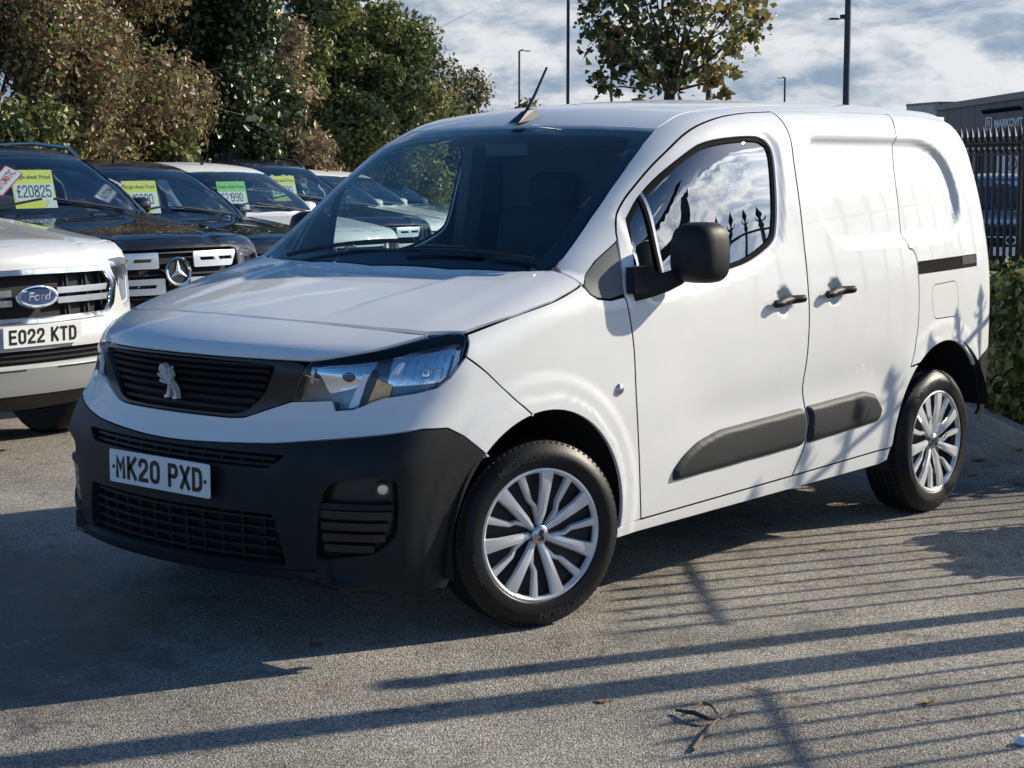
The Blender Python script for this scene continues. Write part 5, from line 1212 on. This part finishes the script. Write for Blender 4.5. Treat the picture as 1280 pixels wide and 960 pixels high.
def rel(px, py, z): a, b = gpt(px, py); return (a-x, b-y, z)
mb = MB(); mb.tube([rel(866, 941, .008), rel(880, 921, .010), rel(895, 906, .012), rel(918, 893, .012)], [.006, .0045, .004, .003], 7); mb.build('stem', M['twig'], tw, True)
mb = MB(); mb.tube([rel(902, 903, .012), rel(885, 906, .018), rel(866, 900, .022), rel(845, 892, .010)], [.004, .007, .007, .004], 7); mb.build('branch', M['bark'], tw, True)
mb = MB(); mb.tube([rel(868, 893, .020), rel(878, 889, .026), rel(890, 891, .022), rel(897, 898, .012)], [.002, .006, .005, .002], 6); mb.build('shrivelled_leaf', M['leaf_brown'], tw)
x, y = gpt(1279, 930); mb = MB(); mb.box((0, 0, .012), (.05, .035, .024), bev=.006, taper=.7); o = mb.build('paper_scrap', M['white_sign']); o.location = (x, y, 0); tag(o, 'small white scrap at the lower right corner', 'litter')
# ------------------------------------------------------------------ parked cars
def car_body(hw=.93, nose=-.90, hz0=1.02, hz1=1.16, wx=.30, roof_h=1.78, wk=1.45, rx=3.95, rear_k=.12, bump_z=.55, fa=.22, tuck=.02, roof_front=None, arch=.40, wb=3.0, tumble=1.0):
    b_z = np.array([.15, .30, .50, .75, .95, hz1-.05, hz1+.02, hz1+.2, roof_h-.25, roof_h-.08, roof_h+.2]); b_w = hw-np.array([.06, .03, .008, 0, .004, .015, .03, .08*tumble, .155*tumble, .22*tumble, .32*tumble])
    def relief(x, z):
        w = np.zeros_like(x)
        for cx in (0., wb): w = w+.022*sstep((arch+.10-np.hypot(x-cx, z-.36))/.06)
        return w
    xr = wx+(roof_h-hz1)*wk
    return Body(base=cub(b_z, b_w), plan=lambda x: -.05*np.clip((.2-x)/.9, 0, 2)**2-.05*np.clip((x-rx+1.2)/1.2, 0, 2)**2, taper=.06, taper_x=xr+.4, belt=hz1-.05,
        front=cub([.10, .22, .32, bump_z, bump_z+.12, hz0-.22, hz0-.06, hz0+.02, hz0+.2], [nose+.16, nose+.06, nose+.02, nose, nose+.02, nose+.035, nose+.055, nose+.12, nose+.6]), fa=lambda z: fa+0*z, fb=.12,
        hood=cub([nose-.3, nose+.12, wx, wx+.6], [hz0-.08, hz0, hz1, hz1+.04]), hc0=.03, hc1=.06, hx=wx, hoodrel=lambda x, v: .016*sstep((v-.34-.12*(x-nose))/.06)*sstep((.86-v)/.1),
        wx=wx, wz=hz1, wk=wk, wb=.35, wc=.16, rz0=roof_h-.03, roof=cub([wx, xr, xr+.5, rx-.9, rx], [roof_h-.16, roof_h-.04, roof_h, roof_h-.01, roof_h-.09]), rc=.09,
        rx=rx, rk=rear_k, kc=.12, kf=.12, kh=.10, kr=.16, relief=relief), dict(hw=hw, nose=nose, hz0=hz0, hz1=hz1, wx=wx, roof_h=roof_h, wk=wk, rx=rx, xr=xr, arch=arch, wb=wb)
def star(mb, fn, r, w, h0, h1):
    for k in range(3):
        a = pi/2+2*pi*k/3; c, s = cos(a), sin(a); P = [(r*c, r*s), (-w*s, w*c), (-w*c*.9, -w*s*.9), (w*s, -w*c)]
        mb.add([fn(0, 0, h1*1.5)]+[fn(u, v, h0) for u, v in P], [(0, 1, 2), (0, 2, 3), (0, 3, 4), (0, 4, 1)])
def disc(mb, fn, rx, ry, h, n=32, r0=0.):
    o = [fn(rx*cos(2*pi*k/n), ry*sin(2*pi*k/n), h) for k in range(n)]
    if r0 <= 0: mb.add(o, [tuple(range(n))])
    else: mb.add(o+[fn(rx*r0*cos(2*pi*k/n), ry*r0*sin(2*pi*k/n), h) for k in range(n)], [(k, (k+1) % n, n+(k+1) % n, n+k) for k in range(n)])
def ringtube(mb, fn, r, t, h, n=36, ry=None):
    ry = ry or r
    mb.tube([fn(r*cos(2*pi*k/n), ry*sin(2*pi*k/n), h) for k in range(n+1)], t, 7, cap=False)
CZ = .80
def make_car(name, label, paint_m, style, B, D, plate_txt=None, res=.04, rails=False, chrome_win=False, aerial=False, group='cars parked in the row behind the van', trim='plastic', lift=0.):
    root = tag(empty(name), label, 'car' if style != 'pickup' else 'pickup', group); hw, nose, hz0, hz1, wx, RH, wk, rx, xr, AR, wb = (D[k] for k in ('hw', 'nose', 'hz0', 'hz1', 'wx', 'roof_h', 'wk', 'rx', 'xr', 'arch', 'wb'))
    P = lambda nm, kind, outline, mat, **k: pobj(nm, panel(B, kind, outline, zc=CZ, ax=.1, **{**dict(res=res, gap=.003, lip=.012), **k}), mat, root)
    t3 = lambda kind, q: to3(B, kind, q, CZ, .1)
    # seam between the front end and the rest, left half: bonnet edge then wing
    hood_e = t3('top', [(nose+.13, 0), (nose+.15, -.3), (nose+.20, -.55), (nose+.31, -.74)]); wing_e = t3('side', [(nose+.42, hz0-.10), (nose+.44, hz0-.22), (nose+.47, .62), (nose+.50, .55)])
    seam = np.concatenate([hood_e, wing_e])
    ar = lambda cx, a0, a1, n=14: t3('side', arc(cx, .36, AR, a0, a1, n))
    low = .30
    half = np.concatenate([seam, ar(0, 152, -8), t3('side', [(AR+.05, low), (wb-AR-.05, low)]), ar(wb, 188, -8), t3('side', [(wb+AR+.05, low+.03), (rx-.14, .42), (rx-.12, .9), (rx-.16, hz1+.1), (rx-.28, RH-.22)])])
    back = t3('top', [(rx-.40, -.50), (rx-.38, 0)]); half = np.concatenate([half, back])
    h2 = to2('wrap', half, CZ); full = np.concatenate([h2, np.stack([h2[:, 0], KA*pi-h2[:, 1]], 1)[::-1][1:-1]])
    def wr(q): return to2('wrap', q, CZ)
    def mir(p): return [(a, KA*pi-b) for a, b in p]
    ws_h = t3('top', [(wx+.02, 0), (wx+.05, -.4), (wx+.12, -hw+.17), (wx+.22, -hw+.155), (xr-.14, -hw+.265), (xr-.06, -hw+.285), (xr-.08, -.4), (xr-.10, 0)])
    w2 = wr(ws_h); ws2 = rnd(np.concatenate([w2, np.stack([w2[:, 0], KA*pi-w2[:, 1]], 1)[::-1][1:-1]]), .02)
    b0, b1 = wx+.42, xr+.55; zt = RH-.20
    sw1 = wr(t3('side', [(b0, hz1+.03), (b1, hz1+.05), (b1-.02, zt+.02), (xr+.12, zt), (xr-.16, zt-.10)])); sw1 = rnd(sw1, .05)
    sw2 = wr(t3('side', [(b1+.10, hz1+.05), (min(rx-.75, b1+1.05), hz1+.08), (min(rx-.85, b1+.92), zt-.01), (b1+.08, zt+.02)])); sw2 = rnd(sw2, .05)
    holes = [ws2, sw1, sw2, mir(sw1), mir(sw2)]
    body = P('body', 'wrap', full, paint_m, holes=holes, hole_lip=.02, gap=.0)
    P('windscreen', 'wrap', ws2, M['glass_car'], off=-.006, lip=0, gap=-.003)
    inn = inset(resample(ccw(ws2), .05), .045); o = P('windscreen_border', 'wrap', ws2, M['plastic_smooth'], holes=[inn], off=-.010, lip=0)
    for sw in (sw1, sw2, mir(sw1), mir(sw2)): P('side_window', 'wrap', sw, M['glass_car'], off=-.008, lip=0, gap=-.002, res=.08)
    P('tail', 'rear', rnd([(-hw+.12, .45), (hw-.12, .45), (hw-.16, hz1), (hw-.36, RH-.20), (-hw+.36, RH-.20), (-hw+.16, hz1)], .05), paint_m, res=.1)
    # bonnet shut line: thin dark strip proud of the skin round the bonnet
    bl = t3('top', [(wx+.0, -hw+.16), (wx-.3, -hw+.12), (nose+.45, -hw+.14), (nose+.30, -.70)]); mb = MB(); mb.tube([tuple(p+np.array((0, 0, .0005))) for p in bl], .0035, 5); mb.v += []; mb.build('bonnet_gap', M['void'], root)
    mb = MB(); mb.tube([(p[0], -p[1], p[2]+.0005) for p in bl], .0035, 5); mb.build('bonnet_gap', M['void'], root)
    # front end
    sm = np.array(seam); botz = .27
    fh = np.concatenate([sm, ar(0, 152, 190, 4), [(nose+.40, -hw+.05, botz+.02), (nose+.14, -.6, botz), (nose+.04, 0, botz)]])
    f2 = to2('cyl', fh); ffull = np.concatenate([f2, np.stack([-f2[:, 0], f2[:, 1]], 1)[::-1][1:-1]])
    ca = lambda y, z: (to2('cyl', [(nose+.22*y*y+.05, -y, z)])[0, 0], z)         # lateral metres (left positive) to outline units
    def cp(pts): return [ca(y, z) for y, z in pts]
    def msy(pts): return pts+[(-y, z) for y, z in pts[::-1] if y != 0]
    on = lambda u, v, h: tuple((lambda p: p+B.normal(p[None])[0]*h)(t3('cyl', [(u, v)])[0]))
    zg = hz0-.15
    if style == 'pickup':
        gpl = msy([(0, hz0-.43), (.50, hz0-.42), (.58, hz0-.36), (.62, hz0-.24), (.53, hz0-.145), (0, hz0-.14)])
        hl = [(.57, hz0-.115), (.72, hz0-.11), (.84, hz0-.125), (.88, hz0-.22), (.84, hz0-.38), (.70, hz0-.40), (.645, hz0-.26)]
        lo = msy([(0, .44), (.60, .44), (.66, .52), (0, .52)])
    elif style == 'star':
        gpl = msy([(0, hz0-.47), (.30, hz0-.46), (.43, hz0-.38), (.56, hz0-.20), (.56, hz0-.10), (.50, hz0-.085), (0, hz0-.08)])
        hl = [(.60, hz0-.10), (.72, hz0-.11), (.82, hz0-.15), (.83, hz0-.22), (.77, hz0-.36), (.64, hz0-.35), (.585, hz0-.22)]
        lo = msy([(0, .33), (.55, .33), (.62, .43), (0, .44)])
    else:
        gpl = msy([(0, hz0-.33), (.38, hz0-.32), (.50, hz0-.22), (.52, hz0-.13), (0, hz0-.13)])
        hl = [(.545, hz0-.12), (.70, hz0-.12), (.80, hz0-.14), (.84, hz0-.20), (.76, hz0-.30), (.58, hz0-.29)]
        lo = msy([(0, .34), (.55, .34), (.62, .46), (0, .47)])
    gp, hp, lp = rnd(cp(gpl), .02), rnd(cp(hl), .02), rnd(cp(lo), .02); hp_r = [(-a, b) for a, b in hp]
    P('front_end', 'cyl', ffull, paint_m, holes=[gp, hp, hp_r, lp], hole_lip=.05, gap=.002)
    skid = P('skid_panel', 'cyl', rnd(cp(msy([(0, .285), (.70, .285), (.78, .40), (.66, .425), (0, .425)])), .03) if style == 'pickup' else rnd(cp(msy([(0, .275), (.66, .275), (.70, .315), (0, .315)])), .02), M['paint_silver'] if style == 'pickup' else M['plastic'], off=.012, gap=0, lip=.02)
    if style == 'pickup':
        P('valance', 'cyl', rnd(cp(msy([(0, .20), (.66, .22), (.72, .30), (0, .30)])), .03), M['plastic'], off=.006, gap=0, lip=.03)
        for s_ in (-1, 1):
            mb = MB(); pp_ = t3('cyl', [ca(s_*.52, .372)])[0]; mb.lathe([(0, -.016), (.010, -.015), (.013, -.008)], 12, 'y', (0, 0, 0)); mb.v = [(pp_[0]+v_[1], pp_[1]+v_[0], pp_[2]+v_[2]) for v_ in mb.v]; mb.build('parking_sensor', M['plastic_grey'], root)
            P('bumper_groove', 'cyl', cp([(s_*.10, .415), (s_*.60, .415), (s_*.60, .423), (s_*.10, .423)]), M['void'], off=.014, gap=0, lip=0)
        for zz in (.462, .49): P('lower_grille_bar', 'cyl', cp([(-.60, zz), (.60, zz), (.60, zz+.008), (-.60, zz+.008)]), M['plastic_grey'], off=-.02, gap=0, lip=.015)
    gr = P('grille', 'cyl', gp, M['void'], off=-.06, gap=-.01, lip=0); P('lower_grille', 'cyl', lp, M['void'], off=-.05, gap=-.01, lip=0)
    Pg = lambda nm, outline, mat, **k: pobj(nm, panel(B, 'cyl', outline, zc=CZ, ax=.1, **{**dict(res=.05, gap=0, lip=.02), **k}), mat, gr)
    if style == 'pickup':
        Pg('grille_surround', gp, M['chrome'], holes=[inset(resample(ccw(gp), .03), .028)], off=.010, lip=.03)
        for zc_ in (hz0-.262, hz0-.315):
            for s_ in (-1, 1): Pg('grille_bar', cp([(s_*.15, zc_-.017), (s_*.53, zc_-.017), (s_*.55, zc_+.017), (s_*.15, zc_+.017)]), M['satin'], off=-.005)
        for s_ in (-1, 1):
            for yy in (.25, .40, .52): Pg('grille_rib', cp([(s_*yy-.006, hz0-.40), (s_*yy+.006, hz0-.40), (s_*yy+.006, hz0-.16), (s_*yy-.006, hz0-.16)]), M['plastic_grey'], off=-.03)
        Pg('grille_bar', cp([(-.55, hz0-.405), (.55, hz0-.405), (.55, hz0-.395), (-.55, hz0-.395)]), M['plastic_grey'], off=-.02)
        zb = hz0-.288; fn = lambda u, v, h: on(u, zb+v, h)
        mb = MB(); disc(mb, fn, .118, .052, .022, 40); mb.tube([fn(.118*cos(2*pi*k/40), .052*sin(2*pi*k/40), .010) for k in range(41)], .012, 6, cap=False); bd = mb.build('badge', M['chrome'], gr)
        mb = MB(); disc(mb, fn, .104, .043, .0235, 40); mb.build('badge_field', M['blue_badge'], bd)
        text_obj('badge_script', 'Ford', .062, lambda a, b: fn(a+.25*b, b-.018, .0245), M['chrome'], bd, sx=1.15)
    elif style == 'star':
        for zc_, y0, y1, yi in ((hz0-.155, .16, .535, .14), (hz0-.325, .15, .43, .10)):
            for s_ in (-1, 1):
                slots = [cp([(s_*a, zc_-.012), (s_*(a+.13), zc_-.012), (s_*(a+.115), zc_+.010), (s_*(a-.01), zc_+.010)]) for a in ((.20, .37) if y1 > .5 else (.17, .30))]
                Pg('grille_bar', rnd(cp([(s_*yi, zc_-.055), (s_*(y1-.05), zc_-.055), (s_*y1, zc_+.030), (s_*y1, zc_+.048), (s_*yi, zc_+.050)]), .012), M['satin'], off=.004, holes=slots)
        for k in range(5):
            zz = hz0-.10-.075*k+.0; yy = np.interp(zz, [hz0-.45, hz0-.38, hz0-.2, hz0-.1], [.30, .42, .53, .53])
            Pg('grille_mesh', cp([(-yy, zz-.006), (yy, zz-.006), (yy, zz+.006), (-yy, zz+.006)]), M['plastic_grey'], off=-.03)
        zb = hz0-.235; fn = lambda u, v, h: on(u, zb+v, h); mb = MB(); disc(mb, fn, .084, .084, .006, 36); bd = mb.build('badge', M['plate_black'], gr)
        mb = MB(); ringtube(mb, fn, .087, .012, .012); mb.build('badge_ring', M['chrome'], bd); mb = MB(); star(mb, fn, .079, .020, .012, .012); mb.build('badge_star', M['chrome'], bd)
        p = t3('top', [(nose+.24, 0)])[0]; mb = MB(); mb.lathe([(0, .006), (.022, .004), (.026, 0)], 16, 'z', tuple(p)); mb.build('bonnet_badge', M['chrome'], root, True)
    else:
        for k in range(3): Pg('grille_bar', cp([(-.48, hz0-.165-.06*k), (.48, hz0-.165-.06*k), (.48, hz0-.148-.06*k), (-.48, hz0-.148-.06*k)]), M['satin'] if k == 0 else M['plastic_grey'], off=-.01)
        zb = hz0-.20; fn = lambda u, v, h: on(u, zb+v, h); mb = MB(); ringtube(mb, fn, .055, .010, .010, 28); mb.build('badge', M['chrome'], gr)
    for s_, q in ((1, hp), (-1, hp_r)):
        h = pobj('headlight', panel(B, 'cyl', q, off=-.05, gap=-.004, lip=0, res=.04), M['lamp_bowl'], root)
        pobj('lens', panel(B, 'cyl', q, off=0, gap=.003, lip=0, res=.04), M['lens'], h)
        qa = np.array(q); c = qa.mean(0)
        for dx in (-.06, .05):
            mb = MB(); disc(mb, lambda u, v, hh: on(c[0]+dx+u, c[1]+.03+v, hh), .045, .045, -.03, 18); mb.build('lamp_projector', M['lamp_dark'], h)
        mb = MB(); e = (qa-c)*.82+c; mb.tube([on(a, b, -.02) for a, b in list(e)[len(e)//2:]+[e[0]]], .006, 5); mb.build('daylight_strip', M['lamp_white'], h)
    if plate_txt:
        zp = .60 if style == 'pickup' else .50
        xpl = t3('cyl', [(0, zp)])[0][0]-.022; plate('number_plate', xpl, zp, plate_txt, root)
        mb = MB(); mb.box((xpl+.02, 0, zp), (.034, .5, .10)); mb.build('plate_carrier', paint_m, root)
    else:
        zp = .50; xpl = t3('cyl', [(0, zp)])[0][0]-.02; mb = MB(); mb.box((xpl, 0, zp), (.006, .52, .111)); mb.build('number_plate', M['plate_white'], root)
    # wheels, mirrors, wipers, cabin
    for cx in (0., wb):
        for s_ in (-1, 1):
            wl = empty('wheel', (cx, s_*(hw-.13), .36), 0, root); mb = MB(); o_ = -s_
            mb.lathe([(.21, .11*s_), (.23, .118*s_), (.33, .112*s_), (.355, .085*s_), (.36, 0), (.355, -.085*s_), (.33, -.112*s_), (.21, -.11*s_)], 40); mb.build('tyre', M['tyre'], wl, True)
            mb = MB(); mb.lathe([(0, .085*s_), (.05, .09*s_), (.06, .05*s_), (.19, .06*s_), (.215, .105*s_), (.225, .10*s_)], 32)
            mb.build('rim', M['alloy'], wl, True, .4)
            mb = MB(); V = [(x, s_*(hw-.02), z) for x, z in arc(cx, .36, AR+.02, -10, 190, 18)]; V2 = [(x, s_*(hw-.45), z) for x, y, z in V]; n = len(V); mb.add(V+V2, [(i, i+1, n+i+1, n+i) for i in range(n-1)]+[tuple(range(n, 2*n))]); mb.build('arch_liner', M['liner'], root)
    for s_ in (-1, 1):
        mb = MB(); rg = [(-.075, .3), (-.068, .62), (-.045, .86), (-.01, .98), (.03, 1.), (.05, .95)]; nn = 18; se_ = lambda v: math.copysign(abs(v)**.62, v)
        mb.add([(wx+.50+dx, s_*(hw+.10)+.085*k_*se_(cos(2*pi*i/nn)), hz1+.035+.068*k_*se_(sin(2*pi*i/nn))) for dx, k_ in rg for i in range(nn)], [tuple(range(nn)), tuple(range(5*nn, 6*nn))]+[(r*nn+i, r*nn+(i+1) % nn, (r+1)*nn+(i+1) % nn, (r+1)*nn+i) for r in range(5) for i in range(nn)]); mr = mb.build('door_mirror', paint_m if style != 'pickup' else M['chrome'], root, True, 1.); mb = MB(); mb.tube([(wx+.50, s_*(hw-.06), hz1-.01), (wx+.50, s_*(hw+.06), hz1+.01)], .025, 6); mb.build('mirror_arm', M['plastic'], mr)
        ap = t3('wrap', w2[2:5][:, :]); mb = MB()
        sd_ = t3('top', [(wx+.08, -s_*.62), (wx+.13, -s_*.05)]); mb = MB(); mb.tube([tuple(p+np.array((-.01, 0, .014))) for p in sd_], .010, 5); mb.build('wiper', M['plastic_smooth'], root)
        se = empty('seat', (wx+1.15, s_*.38, .45), 0, root); mb = MB(); mb.box((.25, 0, .55), (.14, .46, .60), bev=.05, rot=Matrix.Rotation(.15, 3, 'Y')); mb.build('backrest', M['seat'], se); mb = MB(); mb.box((.32, 0, .96), (.10, .26, .17), bev=.04); mb.build('head_restraint', M['seat'], se)
    mb = MB(); mb.box((wx+.45, 0, hz1-.16), (.6, 2*hw-.30, .14), bev=.03); mb.build('dashboard', M['dash'], root)
    mb = MB(); mb.box((wb/2, 0, .42), (rx-.1, 2*hw-.3, .10)); mb.build('floor_pan', M['liner'], root)
    mb = MB(); mb.box((xr-.02, 0, RH-.17), (.03, .22, .06), bev=.01); mb.build('interior_mirror', M['plastic_smooth'], root)
    if rails:
        for s_ in (-1, 1):
            q = t3('top', [(xr+.0, s_*(hw-.285)), (xr+.12, s_*(hw-.285)), (xr+.6, s_*(hw-.285)), (xr+1.4, s_*(hw-.285)), (xr+1.65, s_*(hw-.285))]); hh = [.0, .045, .055, .045, .0]
            mb = MB(); mb.tube([(p[0], p[1], p[2]+h_) for p, h_ in zip(q, hh)], .016, 8); mb.build('roof_rail', M['satin'], root, True)
    if aerial:
        p = t3('top', [(xr+.15, 0)])[0]; mb = MB(); mb.tube([tuple(p), (p[0]-.02, 0, p[2]+.03), (p[0]+.16, 0, p[2]+.17)], [.02, .010, .004], 6); mb.build('aerial', M['plastic_smooth'], root)
    if lift:
        for ch in root.children:
            if not ch.name.startswith('wheel'): ch.location.z += lift
    root['lift'] = lift
    return root
def recolour(root, old, new):
    for o in [q for q in bpy.data.objects if q.parent and (q.parent == root or q.parent.parent == root)]:
        for sl in o.material_slots:
            if sl.material == old: sl.link = 'OBJECT'; sl.material = new
HEAD = radians(-93)
def place(root, p, head=HEAD):
    """front axle placed so that the nose is at p, facing along head"""
    d = Vector((cos(head), sin(head), 0)); q = Vector((p[0], p[1], 0))-d*.9; root.location = (q.x, q.y, gz(p[0], p[1]+1.2)); root.rotation_euler = (0, 0, head+pi); return root
def card(B, root, x, y, w, h, col, price, label):
    """price card behind the windscreen, its own thing"""
    bpy.context.view_layer.update(); Mx = root.matrix_basis @ Matrix.Translation((0, 0, root.get('lift', 0.)))
    p = to3(B, 'top', [(x, y)], CZ)[0]; n = Vector((-.96, 0, .28)).normalized(); r = Vector((0, -1, 0)); u = Vector((.28, 0, .96)).normalized(); c = Vector(p)-u*(h/2+.02)+Vector((.04, 0, 0))
    org = Mx @ c; o = tag(empty('price_card', org), label, 'price card', 'price cards in the windscreens')
    R3 = Mx.to_3x3(); rr, uu, nn = R3 @ r, R3 @ u, R3 @ n
    fn = lambda a, b, d=0.: tuple(rr*a+uu*b+nn*d)
    mb = MB(); mb.prism([(-w/2, -h/2), (w/2, -h/2), (w/2, h/2), (-w/2, h/2)], -.002, 0, lambda a, b, d: fn(a, b, d)); mb.build('card', M[col], o)
    mb = MB(); mb.prism([(-w*.47, -h*.30), (w*.47, -h*.30), (w*.47, h*.14), (-w*.47, h*.14)], .0, .001, lambda a, b, d: fn(a, b, d)); mb.build('price_panel', M['white_sign'], o)
    text_obj('heading', 'Bought ahead. Priced', h*.15, lambda a, b: fn(a, b+h*.27, .002), M['black_print'], o, sx=.85)
    if price:
        mb = MB(); k = w*.86/(len(price)*.061); stroke_text(mb, price, lambda a, b, d: fn((a-len(price)*.061/2)*k*.98+.004, b*k*1.45-h*.22, .0025), t=.010, th=0.); mb.build('price', M['black_print'], o)
    mb = MB(); mb.prism([(w*.2, -h*.5), (w*.5, -h*.5), (w*.5, -h*.30), (w*.33, -h*.30)], .001, .002, lambda a, b, d: fn(a, b, d)); mb.build('footer', M['white_sign'], o)
def sticker(B, root, x, y, label):
    bpy.context.view_layer.update(); Mx = root.matrix_basis @ Matrix.Translation((0, 0, root.get('lift', 0.))); p = to3(B, 'top', [(x, y)], CZ)[0]; n = Vector(B.normal(p[None])[0]); c = Vector(p)-n*.02; r = Vector((0, -1, 0)); u = n.cross(r); u = -u if u.z < 0 else u
    a0 = radians(42); r2 = r*cos(a0)+u*sin(a0); u2 = u*cos(a0)-r*sin(a0); R3 = Mx.to_3x3(); org = Mx @ c; o = tag(empty('gearbox_sticker', org), label, 'sticker', 'red and white stickers in the windscreens')
    fn = lambda a, b, d: tuple(R3 @ (r2*a+u2*b+n*d)); mb = MB(); mb.prism([(-.21, -.07), (.21, -.07), (.21, .07), (-.21, .07)], -.002, 0, fn); mb.build('card', M['sticker_red'], o)
    mb = MB(); mb.prism([(-.20, -.06), (.20, -.06), (.20, .06), (-.20, .06)], 0, .001, fn); mb.build('face', M['white_sign'], o)
    text_obj('print', 'AUTOMATIC', .085, lambda a, b: fn(a, b-.03, .002), M['sticker_red'], o, sx=.72, bold=.002)
M['card_yellow'] = simple('yellow_card', (.80, .78, .06), .6); M['card_green'] = simple('green_card', (.20, .62, .10), .6); M['sticker_red'] = simple('red_print', (.62, .06, .035), .5)
B_pick, D_pick = car_body(hw=.915, hz0=1.09, hz1=1.20, wx=.55, roof_h=1.70, rx=4.4, wb=3.2, fa=.18)
B_star, D_star = car_body(hw=.95, hz0=1.06, hz1=1.17, wx=.56, roof_h=1.68, rx=4.4, wb=3.15, fa=.20)
B_suv, D_suv = car_body(hw=.91, hz0=.99, hz1=1.10, wx=.46, roof_h=1.60, rx=3.7, wb=2.7, fa=.24, wk=1.55)
B_hat, D_hat = car_body(hw=.88, hz0=.84, hz1=.98, wx=.28, roof_h=1.48, rx=3.4, wb=2.6, fa=.26, wk=1.75)
B_mpv, D_mpv = car_body(hw=.92, hz0=.98, hz1=1.14, wx=.10, roof_h=1.84, rx=3.5, wb=2.8, fa=.26, wk=1.45, tumble=.8)
N0 = Vector((1.11, 3.59, 0)); ST = Vector((2.06, 1.30, 0))
ST2 = Vector((1.93, 1.44, 0)); HEAD2 = radians(-93)
def pos(i): return N0+ST*min(i, 3)+ST2*max(0, i-3)
# nearest car of the row: white pickup
c0 = place(make_car('parked_pickup', 'pearl white pickup with chrome grille and plate EO22 KTD at the left edge', M['paint_pearl'], 'pickup', B_pick, D_pick, 'EO22 KTD', lift=.10), pos(0)+Vector((.04, -.02, 0)), radians(-86))
c1 = place(make_car('parked_pickup', 'black pickup with silver star grille and roof rails, second in the row', M['paint_black'], 'star', B_star, D_star, None, rails=True, lift=.10), pos(1))
c2 = place(make_car('parked_car', 'dark navy car with roof aerial and chrome grille strip, third in the row', M['paint_navy'], 'plain', B_suv, D_suv, None, aerial=True, lift=.10), pos(2))
def clone(src, label, i, old, new, p=None, head=None):
    head = head if head is not None else (HEAD2 if i > 3 else HEAD)
    c = copy_tree(src); tag(c, label)
    if old is not new: recolour(c, old, new)
    return place(c, p or pos(i), head)
c3 = clone(c2, 'white car with green price card, fourth in the row', 3, M['paint_navy'], M['paint_white'])
c4 = clone(c1, 'black car with roof rails and partly hidden price card, fifth in the row', 4, M['paint_black'], M['paint_navy'])
c5 = clone(c2, 'white car seen through the van windscreen left of another white one, sixth in row', 5, M['paint_navy'], M['paint_white'])
c6 = clone(c2, 'white car seen through the van windscreen beside a black one, seventh in row', 6, M['paint_navy'], M['paint_white'])
c7 = clone(c2, 'white car seen through the van windscreen, eighth in the row', 7, M['paint_navy'], M['paint_white'])
c8 = place(make_car('parked_car', 'small silver grey hatchback seen through the van windscreen, ninth in the row', M['paint_silver'], 'plain', B_hat, D_hat, None, res=.06), pos(8), HEAD2)
c9 = clone(c8, 'small white hatchback seen through the van windscreen, tenth in the row', 9, M['paint_silver'], M['paint_white'])
c10 = place(make_car('parked_van', 'white van with dark windscreen seen through the van windscreen, eleventh in the row', M['paint_white'], 'plain', B_mpv, D_mpv, None, res=.06), pos(10), HEAD2)
c10['category'] = 'van'
c11 = clone(c10, 'white van at the far end of the row near the wooden fence', 11, M['paint_white'], M['paint_white'])
pr = frame_pt(1262, 24.); c12 = clone(c8, 'dark blue car parked behind the railings right of the van', 0, M['paint_silver'], M['paint_navy'], Vector((pr.x, pr.y, 0)), radians(-150)); c12['group'] = 'cars outside the railings'
card(B_star, c1, D_star['wx']+.47, -.10, .35, .29, 'card_yellow', '£20825', 'yellow price card £20825 in the black pickup windscreen')
card(B_suv, c2, D_suv['wx']+.50, .02, .35, .29, 'card_yellow', '£16990', 'yellow price card £16990 in the dark navy car windscreen')
card(B_suv, c3, D_suv['wx']+.50, -.05, .35, .29, 'card_green', '£21990', 'green and white price card £21990 in the white car windscreen')
card(B_star, c4, D_star['wx']+.47, -.15, .35, .29, 'card_yellow', '£18990', 'yellow price card in the fifth car, half in shade')
sticker(B_star, c1, D_star['wx']+.36, .20, 'tilted red and white sticker in the black pickup windscreen')
sticker(B_suv, c2, D_suv['wx']+.40, .40, 'tilted red and white sticker in the dark navy car windscreen')
